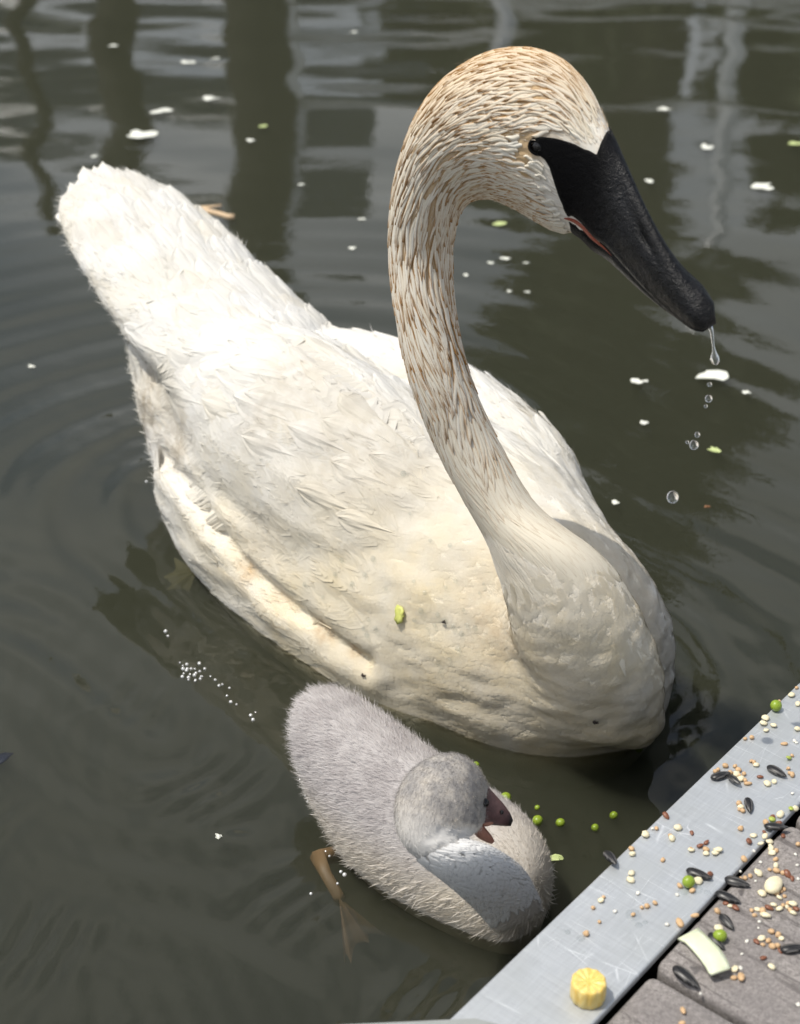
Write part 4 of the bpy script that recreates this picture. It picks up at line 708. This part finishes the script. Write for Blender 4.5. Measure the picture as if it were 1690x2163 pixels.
A = [(1660,135,'g'),(1615,200,'c'),(1505,255,'g'),(1668,280,'c'),(1385,410,'c'),(1370,455,'c'),(1385,515,'c'),(1455,475,'c'),(1665,505,'c'),(1200,590,'g'),(1260,580,'g'),(1550,635,'b'),(1660,625,'w'),(1640,605,'w'),(1620,740,'g'),(1280,800,'g'),(1255,790,'g'),(1300,825,'c'),(1025,835,'g'),(935,885,'g'),(955,870,'g'),
 (1110,835,'g'),(1140,870,'g'),(1120,910,'c'),(1190,905,'g'),(1160,950,'c'),(1225,990,'b'),(1070,890,'g'),(1150,915,'g'),(1200,960,'g'),(1585,855,'g'),(1600,900,'g'),(1620,915,'g'),(1335,930,'r'),(1400,995,'c'),(1460,975,'c'),(1625,1075,'w'),(1145,1170,'g'),(1160,1200,'c'),(1180,1235,'g'),(1150,1220,'g'),(495,1280,'r'),(410,1390,'g'),(372,1390,'w'),(605,1370,'g'),(605,1392,'c'),(312,1445,'c'),
 (530,1450,'g'),(550,1480,'c'),(725,1430,'r'),(1160,1395,'g'),(1280,1455,'c'),(1235,1505,'r'),(800,1545,'r'),(855,1515,'r'),(850,1580,'g'),(855,1615,'c'),(955,1585,'c'),(930,1610,'c'),(720,1585,'c'),(195,1615,'c'),(185,1575,'g'),(465,1670,'g'),(1515,1275,'c'),(1445,1290,'r'),(1385,1340,'g'),(1500,1340,'r'),(1380,1460,'c'),(1370,1420,'r'),(1540,1455,'r'),(1420,1510,'c'),(1430,1550,'c'),
 (1440,1610,'c'),(1480,1590,'g'),(1470,1665,'g'),(1645,1215,'c'),(1675,1535,'g'),(1650,1620,'w'),(1340,1525,'c'),(1280,1590,'w'),(1190,1670,'g')]
B = [(497,80,'c'),(715,120,'g'),(490,215,'c'),(483,265,'c'),(912,48,'g'),(830,305,'g'),(922,340,'g'),(965,275,'c'),(1047,225,'r'),(535,355,'w'),(815,368,'w'),(287,385,'g'),(268,410,'c'),(213,462,'g'),(373,485,'w'),(500,510,'g'),(562,460,'g'),(598,452,'g'),(655,427,'g'),(258,562,'g'),(163,650,'g'),(742,578,'w'),(832,573,'b'),(940,517,'b'),
 (1190,450,'c'),(1230,465,'r'),(1160,430,'r'),(1100,490,'g'),(1108,610,'c'),(980,1075,'w'),(855,1195,'b'),(1225,905,'c'),(1270,960,'b'),(1215,965,'g'),(1265,890,'w'),(1275,790,'w'),(1430,820,'r'),(1485,885,'c'),(1310,700,'w'),(1380,705,'r'),(1425,725,'g'),(1415,685,'c'),(1465,700,'g'),(1495,740,'g'),(1530,735,'g'),(1550,770,'r'),(1485,635,'g'),(1535,658,'g'),(1555,680,'c'),
 (1400,560,'w'),(1395,605,'w'),(1345,480,'g'),(1390,475,'c'),(1365,515,'g'),(1425,490,'g'),(1440,517,'c'),(1470,465,'r'),(1500,440,'c'),(1540,470,'c'),(1570,445,'g'),(1605,430,'g'),(1640,435,'c'),(1600,460,'c'),(1620,480,'g'),(1640,500,'c'),(1660,470,'r'),(1500,315,'B'),(1525,360,'g'),(1555,345,'g'),(1575,330,'g'),(1580,380,'g'),(1545,390,'c'),(1420,365,'c'),(1475,190,'g'),(1520,160,'c'),(1520,200,'g'),
 (1570,215,'g'),(1600,225,'r'),(1635,255,'r'),(1390,215,'c'),(1335,235,'g'),(1300,250,'g'),(1265,260,'g'),(1265,200,'w'),(1290,120,'g'),(1410,135,'w'),(1520,115,'g'),(1490,75,'c'),(1480,40,'c'),(1375,270,'w'),(1680,255,'w'),(1660,80,'w'),(1670,155,'w'),(1215,245,'w'),(845,1290,'g'),(1680,1150,'w'),(1505,330,'g')]
GR = [(1290 + x / 4.225, 1420 + y / 4.225, k) for x, y, k in A] + [(1190 + x / 3.38, 1780 + y / 3.38, k) for x, y, k in B]
# sunflower seeds: (u, v, direction in degrees on screen, length px, label)
def seed_mesh(i):
    V_, F_ = uvsphere((0, 0, 0), 1., 12, 12); V_ = V_[:, [2, 0, 1]]; x = V_[:, 0]; w_ = (1 - .32 * x) * (1 - .25 * np.maximum(x, 0) ** 3); V_ = np.column_stack([x * .0058, V_[:, 1] * .0025 * w_, V_[:, 2] * .0016 * w_]); return mesh('sunflower_seed', V_, F_, M_SUN)
SM = [seed_mesh(0)]
SS = [(1522, 1640, 15, 1.0, 'grey-striped sunflower seed beside a grain heap near the water edge of the metal strip'), (1551, 1652, -40, .8, 'short black sunflower seed crossing the tip of a grey-striped one on the metal strip'), (1641, 1632, -30, 1.05, 'shiny black sunflower seed with grains at its tip on the metal strip'), (1582, 1703, -80, .95, 'black sunflower seed standing lengthwise beside a small grain heap on the metal strip'),
      (1639, 1751, -3, 1.05, 'black sunflower seed bridging the metal strip and the decking beside green crumbs'), (1290, 1817, -60, 1.1, 'black sunflower seed hanging over the water edge of the metal strip'), (1477, 1849, -20, 1.15, 'black sunflower seed lying beside the green pea on the metal strip'), (1557, 1866, -18, 1.1, 'dull grey-black sunflower seed on the decking edge beside tan grains'), (1538, 1898, -22, 1.1, 'ridged black sunflower seed on the decking beside red-brown seeds'),
      (1535, 1950, -48, .9, 'thin flat grey sunflower hull on the decking above the pea'), (1514, 1991, -45, .95, 'black sunflower seed on the decking tucked under the pea beside the pale leaf strip'), (1450, 2067, -38, 1.35, 'large black sunflower seed wedged in the gap between two deck boards'), (1676, 2006, 5, 1.1, 'black sunflower seed with a pale ridge lying past the row of tan grains')]
for u, v, dg_, ls, lb in SS:
    p, b = on_dock(u, v, .002); e = at_z(u + 20 * math.cos(math.radians(dg_)), v - 20 * math.sin(math.radians(dg_)), p[2]); f = at_z(u, v, p[2]); yaw = math.atan2(e[1] - f[1], e[0] - f[0])
    o = inst('sunflower_seed', SM[0], (p[0], p[1], p[2] + .0017 + (.0008 if 'hanging' in lb or 'bridging' in lb or 'crossing' in lb else 0)), (random.uniform(-.3, .3), -.22 if 'hanging' in lb else random.uniform(-.08, .08), yaw), ls * 1.12, lb, 'seed', 'sunflower seeds on the dock')
LMK = [(1639, 1492, 'by the pea at the water edge'), (1454, 1864, 'by the pea and seed'), (1521, 1978, 'by the pea next to the cabbage strip'), (1241, 2095, 'by the corn slice'), (1480, 2010, 'by the cabbage strip'), (1535, 1645, 'heaped by the two crossing seeds'), (1641, 1632, 'at the shiny seed'), (1582, 1703, 'by the upright seed'), (1639, 1751, 'piled at the seed bridging strip and decking'), (1290, 1817, 'by the seed hanging over the water'),
       (1557, 1866, 'by the dull seed at the decking edge'), (1538, 1898, 'by the ridged seed'), (1450, 2067, 'by the seed wedged between boards'), (1676, 2006, 'leading to the ridge-backed seed'), (1634, 1873, 'around the large bean'), (1492, 1795, 'in the loose cluster below the upright seed'), (1420, 1770, 'on the bare middle stretch'), (1360, 1910, 'in the sparse row above the corn slice'), (1612, 1540, 'between the shiny seed and the edge pea'), (1670, 1915, 'in the heap beyond the bean'), (1610, 1925, 'in the clump below the bean'), (1640, 1800, 'in the line trailing from the edge pile'), (1690, 1560, 'alone past the shiny seed')]
for u, v, k in GR:
    if k == 'B':
        p, b = on_dock(u, v, .004); inst('bean', mesh('bean', *lump(10, 12, (.0068, .0045, .0032), 81, .05), M_CREAM), (p[0], p[1], p[2] + .0029), (0, 0, 1.0), 1., 'large smooth pale tan bean lying among grains on the decking', 'bean'); continue
    p, b = on_dock(u, v, .0025); nm, desc, cat = NMS[k]; ms_ = GM[k]; sc_ = random.uniform(.65, 1.1) * (1.05 if k == 'c' else .95)
    dk_ = b > .056; zz = .0012 * sc_ if k != 'w' else .0006; near_ = min(LMK, key=lambda l: (l[0] - u) ** 2 + (l[1] - v) ** 2)[2]; lb = desc + ' ' + near_ + (' on decking' if dk_ else ' on the strip')
    inst(nm, ms_[random.randrange(len(ms_))], (p[0], p[1], p[2] + zz), (random.uniform(-.5, .5), random.uniform(-.4, .4), random.uniform(0, 6.28)), sc_, lb, cat, 'spilled grain: ' + lb)
# peas
PM = mesh('pea', *lump(14, 18, (1, .97, .93), 5, .05), M_PEA)
for u, v, r_, lb in ((1639, 1492, .0037, 'green pea on the water edge of the metal strip'), (1454, 1864, .0035, 'green pea beside a black seed on the metal strip'), (1521, 1978, .0036, 'green pea on the decking beside the pale leaf strip')):
    p, b = on_dock(u, v, r_ * 2); inst('pea', PM, (p[0], p[1], p[2] + r_ * .95), (.4, .3, random.uniform(0, 6)), r_, lb, 'pea', 'green peas on the dock')
def wz(x, y): return float(waves(np.array([x]), np.array([y]))[0])
for u, v, r_, sub_ in ((1068, 1686, .0042, .3), (1136, 1727, .0039, .3), (1184, 1731, .0033, .35), (1297, 1713, .0030, .9), (1258, 1740, .0028, .9), (1135, 1704, .0020, .3), (1350, 1577, .0028, 1.1), (1005, 1614, .003, .6)):
    p = at_z(u, v, 0); inst('pea', PM, (p[0], p[1], wz(p[0], p[1]) - r_ * sub_), (random.uniform(0, 3), 0, 1), r_, 'green pea floating in the dark water between the cygnet and the dock', 'pea', 'green peas floating on the water')
s = simple('leaf_bit', (.42, .50, .10), .5, .3, 300)
for x, y, k in ((1590, 770, 0), (1440, 1320, 0), (1610, 1225, 0)):
    u, v = 1290 + x / 4.225, 1420 + y / 4.225; p, b = on_dock(u, v, .002); inst('green_crumb', GM['w'][0] if False else mesh('green_crumb', *lump(6, 8, (.0026, .0018, .001), 90 + x, .3), s), (p[0], p[1], p[2] + .0016), (.2, .3, x), 1.1 if x == 1440 else .8, 'small bright green vegetable crumb among the grain at the strip', 'crumb', 'green crumbs on the strip')
# baby corn slice
th = np.linspace(0, 2 * math.pi, 120, False); prof = 1 + .045 * np.abs(np.cos(th * 5.5)) - .03; R = []
for z, k_ in ((0, .94), (.0006, .985), (.004, 1.0), (.008, 1.0), (.0104, .985), (.0112, .93), (.0114, .85), (.0110, .60), (.0106, .35), (.0104, .12)): R.append(np.stack([np.cos(th) * .0087 * k_ * (prof if k_ > .8 else 1 + (prof - 1) * k_), np.sin(th) * .0087 * k_ * (prof if k_ > .8 else 1 + (prof - 1) * k_), np.full(120, z) + (.0002 * np.sin(th * 11) if .2 < k_ < .97 and z > .009 else 0)], -1))
V_, F_ = closed_tube(np.array(R)); s = Nt('baby_corn'); o = s.obj(); s.p(Base_Color=s.mix(s.ramp(s.noise(s.mapv(o, (1, 1, .3)), 420, 4), ((.3, 0.), (.7, 1.))), (.74, .50, .10), (.86, .70, .27)), Roughness=.4, Subsurface_Weight=.25, Subsurface_Radius=(.003, .002, .0006), Normal=s.bump(s.noise(o, 900, 3), .3, .0005))
p = at_z(1241, 2106, DZ); inst('corn_slice', mesh('corn_slice', V_, F_, s.m), (p[0], p[1], DZ + .0003), (0, 0, .3), 1., 'pale yellow scalloped slice of baby corn standing on the metal strip', 'corn')
# pale cabbage rib on the decking
top = [(818, 682), (870, 705), (925, 762), (975, 822), (1015, 880), (1040, 925), (1058, 938)]; bot = [(962, 606), (1000, 640), (1050, 690), (1110, 745), (1152, 800), (1180, 855), (1192, 892)]
rows_ = []
for i, (a, b_) in enumerate(zip(top, bot)):
    f = i / 6; 
    for g in np.linspace(0, 1, 7):
        x, y = a[0] * (1 - g) + b_[0] * g, a[1] * (1 - g) + b_[1] * g; z = DZ + .0012 + .0035 * f ** 1.5 + .0012 * math.sin(g * math.pi) + .0006 * math.sin(f * 9 + g * 4); rows_.append(at_z(1190 + x / 3.38, 1780 + y / 3.38, z))
T_ = np.array(rows_).reshape(7, 7, 3); bt = T_.copy(); bt[..., 2] -= .0014; V_ = np.vstack([T_.reshape(-1, 3), bt.reshape(-1, 3)]); G_ = gridfaces(7, 7); rim = [i for i in range(7)] + [7 * i + 6 for i in range(1, 7)] + [42 + i for i in range(5, -1, -1)] + [7 * i for i in range(5, 0, -1)]
F_ = [tuple(f) for f in G_] + [tuple(f + 49) for f in G_[:, ::-1]] + [(rim[i], rim[i] + 49, rim[(i + 1) % len(rim)] + 49, rim[(i + 1) % len(rim)]) for i in range(len(rim))]
s = Nt('cabbage_rib'); o = s.obj(); s.p(Base_Color=s.mix(s.noise(o, 140, 4), (.62, .68, .44), (.80, .82, .66)), Roughness=.35, Subsurface_Weight=.2, Subsurface_Radius=(.003, .003, .001), Normal=s.bump(s.noise(o, 260, 4), .4, .0007))
c0 = V_.mean(0); link('cabbage_strip', mesh('cabbage_strip', V_ - c0, F_, s.m), label='pale green curved cabbage strip lying on the decking board', cat='cabbage').location = c0
# flakes and litter floating on the pond
M_FLAKE = simple('petal_white', (.80, .81, .72), .5, .1, 200); M_FLG = simple('leaf_pale', (.52, .60, .26), .5, .25, 200)
def flake(seed, a, b_):
    q_ = np.random.default_rng(seed); n = 12; th = np.linspace(0, 2 * math.pi, n, False); r_ = np.clip(1 + q_.normal(0, .38, n), .35, 1.7); P_ = np.stack([np.cos(th) * a * r_, np.sin(th) * b_ * r_, q_.normal(0, .0004, n)], -1)
    V_ = np.vstack([P_ * [.55, .55, 1] + [0, 0, .0004], P_, P_ - [0, 0, .0006]]); F_ = [tuple(range(n))] + [(i, n + i, n + (i + 1) % n, (i + 1) % n) for i in range(n)] + [(n + i, 2 * n + i, 2 * n + (i + 1) % n, n + (i + 1) % n) for i in range(n)] + [tuple(range(3 * n - 1, 2 * n - 1, -1))]
    return V_, F_
FL = [(345, 236, 20, 0), (300, 284, 27, 0), (400, 130, 14, 0), (440, 208, 16, 0), (1400, 232, 13, 0), (1373, 381, 10, 0), (1350, 805, 13, 0), (1507, 791, 30, 0), (1512, 950, 15, 1), (1682, 303, 15, 1), (1060, 472, 16, 1), (1066, 546, 10, 0), (1036, 555, 7, 0), (1112, 556, 5, 0), (765, 463, 6, 0), (985, 580, 6, 0), (1075, 615, 6, 0), (1112, 616, 6, 0), (530, 297, 7, 0), (555, 268, 8, 1),
      (1358, 893, 9, 0), (1490, 310, 13, 0), (240, 95, 8, 0), (748, 66, 6, 0), (635, 388, 6, 0), (745, 523, 7, 0), (1300, 1062, 8, 0), (1493, 1072, 5, 2), (462, 1770, 8, 0), (1177, 1812, 14, 1), (66, 770, 6, 0), (1576, 830, 7, 0), (455, 122, 7, 0), (200, 330, 6, 0), (1610, 395, 22, 0)]
WF = {345: 'small oval white flake floating behind the tail between the reflected posts', 300: 'long white flake floating just behind the tail of the swan', 400: 'ragged white flake floating by the stout post reflection', 440: 'faint white flake floating beyond the oval one', 1400: 'round white flake floating behind the crown of the swan', 1350: 'square white flake floating on the water under the bill', 1507: 'largest white flake floating directly below the dripping bill tip', 1490: 'thin white flake floating past the forehead of the swan', 1610: 'pale oval flake floating beside the wavy pole reflection'}
M_BRN = simple('litter_brown', (.35, .17, .08), .7, .2, 200)
for i, (u, v, rp, k) in enumerate(FL):
    p = at_z(u, v, 0); dep = np.linalg.norm(p - CAMP); r_ = rp * dep / FPX; V_, F_ = flake(i, r_, r_ * random.uniform(.55, .9) if v > 350 else r_ * random.uniform(.7, 1.0))
    big = rp >= 13 and k == 0; lb = (WF.get(u, 'white petal-like vegetable flake floating on the open water') if big else 'tiny pale speck of food floating on the open water') if k == 0 else ('pale green scrap of leaf floating on the open water' if k == 1 else 'tiny rust-brown speck floating on the dark water')
    o = inst('floating_flake' if k != 1 else 'leaf_scrap', mesh('floating_flake', V_, F_, (M_FLAKE, M_FLG, M_BRN)[k], False), (p[0], p[1], wz(p[0], p[1]) + .0008), (0, 0, random.uniform(-.5, .5)), 1., lb, 'flake' if k != 1 else 'leaf', 'white flakes on the pond' if big else ('specks on the pond' if k == 0 else ('leaf scraps on the pond' if k == 1 else None)))
# dead straw near the tail
def reed(pts, r_, mat, name, label):
    R = []
    for i, p in enumerate(pts):
        th = np.linspace(0, 2 * math.pi, 8, False); R.append(np.stack([p[0] + 0 * th, p[1] + r_ * np.cos(th), p[2] + r_ * .6 * np.sin(th)], -1))
    V_, F_ = closed_tube(np.array(R)); return link(name, mesh(name, V_, F_, mat), label=label, cat='straw')
M_STRAW = simple('straw', (.62, .45, .28), .6, .2, 200)
reed([at_z(u, v, .002) for u, v in ((424, 441), (440, 446), (465, 452), (480, 457), (495, 458))], .0055, M_STRAW, 'straw', 'flat tan straw floating on the water beside the tail')
reed([at_z(u, v, .004) for u, v in ((424, 438), (445, 437), (468, 434))], .003, M_STRAW, 'straw', 'short thin tan straw lying across the flat one')
V_, F_ = flake(77, .009, .007); p = at_z(-8, 1608, .001); inst('dark_leaf', mesh('dark_leaf', V_, F_, simple('leaf_dark', (.012, .016, .035), .35)), tuple(p), (0, 0, 1.2), 1., 'dark blue-black leaf floating at the open side of the pond', 'leaf')
# scraps lying on the swan
def on_bird(u, v):
    d = Vector(ray(u, v)).normalized(); h = BVH.ray_cast(Vector(CAMP), d); return (np.array(h[0]), np.array(h[1])) if h[0] is not None else (None, None)
def lay(name, V_, F_, mat, u, v, off, label, cat, group=None):
    p, n = on_bird(u, v)
    if p is None: return
    o = link(name, mesh(name, V_, F_, mat), label=label, cat=cat, group=group); o.location = p + n * off; o.rotation_euler = Vector(n).to_track_quat('Z', 'Y').to_euler()
V_, F_ = flake(5, .0062, .0048); lay('lettuce_scrap', V_, F_, simple('lettuce', (.58, .60, .16), .5, .3, 300), 850, 1297, .0032, 'pale yellow-green lettuce scrap lying on the wing of the swan', 'leaf')
for i, (u, v) in enumerate(((770, 1427), (940, 1313), (1258, 1521), (825, 1547))):
    V_, F_ = flake(50 + i, .0018, .0010); lay('dark_speck', V_, F_, simple('speck_dark', (.03, .02, .015), .7), u, v, .002, 'tiny dark speck of dirt clinging to the breast of the swan', 'speck', 'dark specks on the swan')
s = Nt('clear_water'); s.p(Base_Color=(1, 1, 1), Roughness=.0, IOR=1.333, Transmission_Weight=1.0); M_DROP = s.m
s = Nt('bead_water'); s.t.nodes.remove(s.b); fr = s.n('Fresnel', None, IOR=1.4); gl = s.n('BsdfGlossy', None, Color=(1, 1, 1), Roughness=.10); tr = s.n('BsdfTransparent', None, Color=(.93, .94, .94)); s.put(s.o.inputs['Surface'], s.n('MixShader', None, _0=s.math('MULTIPLY', fr.outputs[0], s.math('SUBTRACT', 1., s.n('NewGeometry').outputs['Backfacing'])), _1=tr.outputs[0], _2=gl.outputs[0]).outputs[0]); M_BEAD = s.m
DM = mesh('water_droplet', *lump(10, 14, (1, 1, .62), 3, .03), M_BEAD); SPM = mesh('falling_drop', *lump(14, 18, (1, 1, 1.08), 4, .02), M_DROP)
dl = [(933, 343), (990, 357), (763, 395), (670, 397), (738, 442), (800, 482), (883, 463), (1006, 460), (977, 480), (915, 495), (613, 508), (1077, 497), (905, 547), (885, 575), (945, 590), (1000, 595), (1065, 600), (1025, 615), (1015, 660), (990, 690), (962, 730), (1160, 700), (750, 575), (770, 600), (735, 600), (650, 440), (545, 320), (870, 262), (848, 145), (1030, 545), (955, 560), (925, 600), (700, 470), (745, 620), (1040, 590), (975, 575), (1090, 470), (430, 100), (560, 470), (955, 700)]
for x, y in dl:
    p, n = on_bird(250 + x / 1.408, 900 + y / 1.408)
    if p is None: continue
    o = link('water_droplet', DM, None, 'clear water droplet beaded on the cream wing of the swan', 'droplet', 'water droplets on the swan'); r_ = random.uniform(.0011, .0024); o.location = p + n * .0022; o.scale = (r_,) * 3; o.rotation_euler = Vector(n).to_track_quat('Z', 'Y').to_euler()
# water running off the bill
tipd = .832; R = []
for i, (u, v, r_) in enumerate(((1499, 688, .0016), (1503, 700, .0011), (1505, 716, .0008), (1507, 732, .0007), (1509, 744, .0012), (1510, 752, .0022), (1510.5, 760, .0026), (1511, 767, .0018), (1511, 771, .0006))):
    c0 = at_d(u, v, tipd); th = np.linspace(0, 2 * math.pi, 14, False); R.append(np.stack([c0[0] + r_ * np.cos(th), c0[1] + r_ * np.sin(th), np.full(14, c0[2])], -1))
V_, F_ = closed_tube(np.array(R)); link('water_strand', mesh('water_strand', V_, F_, M_DROP), label='strand of water hanging from the tip of the black bill', cat='water drip')
for u, v, rp, lb in ((1499, 812, 5, ''), (1497, 842, 8, ''), (1491, 858, 4, ''), (1473, 918, 6, ''), (1466, 940, 10, ''), (1452, 934, 4, ''), (1421, 1050, 13, 'largest clear drop falling below the bill')):
    c0 = at_d(u, v, tipd + .01); inst('falling_drop', SPM, tuple(c0), (0, 0, 0), rp * tipd / FPX, lb or 'small clear drop of water falling below the black bill', 'water drop', 'drops falling from the bill')
# flat beads of water on the strip
for x, y, r_ in ((935, 330, .0045), (860, 345, .003), (500, 520, .0042), (540, 590, .002), (585, 570, .0014), (125, 685, .0022), (30, 640, .0016), (1028, 358, .002)):
    p = at_z(1190 + x / 3.38, 1780 + y / 3.38, DZ); o = inst('water_bead', DM, (p[0], p[1], DZ + .0002), (0, 0, x), r_, 'flat clear bead of water lying on the metal strip', 'water bead', 'beads of water on the metal strip'); o.scale[2] = r_ * .3
# sun glints at the waterlines, painted as small white dots
s = Nt('painted_glint'); s.t.nodes.remove(s.b); df = s.n('BsdfDiffuse', None, Color=(.92, .93, .93)); gl = s.n('BsdfGlossy', None, Color=(1, 1, 1), Roughness=.18); tr = s.n('BsdfTransparent', None, Color=(1, 1, 1)); m1 = s.n('MixShader', None, _0=.35, _1=df.outputs[0], _2=gl.outputs[0]); mm = s.n('MixShader', None, _0=.25, _1=m1.outputs[0], _2=tr.outputs[0]); s.put(s.o.inputs['Surface'], mm.outputs[0])
BM_ = mesh('bubble', *uvsphere((0, 0, 0), 1., 10, 14), s.m); q_ = np.random.default_rng(3)  # each 'bubble' is a white dot standing in for a sun glint
glint_px = [(388 + 8 * i + q_.normal(0, 3), 1403 + 9 * j + 1.5 * i + q_.normal(0, 3)) for i in range(6) for j in range(6) if q_.random() < .62] + [(445, 1432), (455, 1440), (463, 1452), (470, 1449), (485, 1456), (480, 1475), (488, 1488), (500, 1492), (530, 1515), (540, 1508), (535, 1525), (350, 1335), (355, 1345)]
glint_px += [(545, 1330), (560, 1338), (575, 1345), (590, 1357), (604, 1362), (655, 1390), (645, 1605), (628, 1630), (634, 1650), (640, 1668), (645, 1683), (650, 1695), (688, 1797), (696, 1806), (720, 1838), (728, 1845), (713, 1868), (657, 1885), (463, 1772), (310, 1020), (345, 1095)]
for u, v in glint_px:
    w_ = 'in the cluster off the flank of the swan' if v < 1540 and u < 542 and 1300 < v else ('at the waterline of the swan' if v < 1400 else 'along the side of the cygnet'); p = at_z(u, v, 0); inst('bubble', BM_, (p[0], p[1], wz(p[0], p[1]) + .0004), (0, 0, 0), random.uniform(.0006, .0015), 'tiny white painted bubble ' + w_, 'bubble', 'painted sun glints ' + w_)
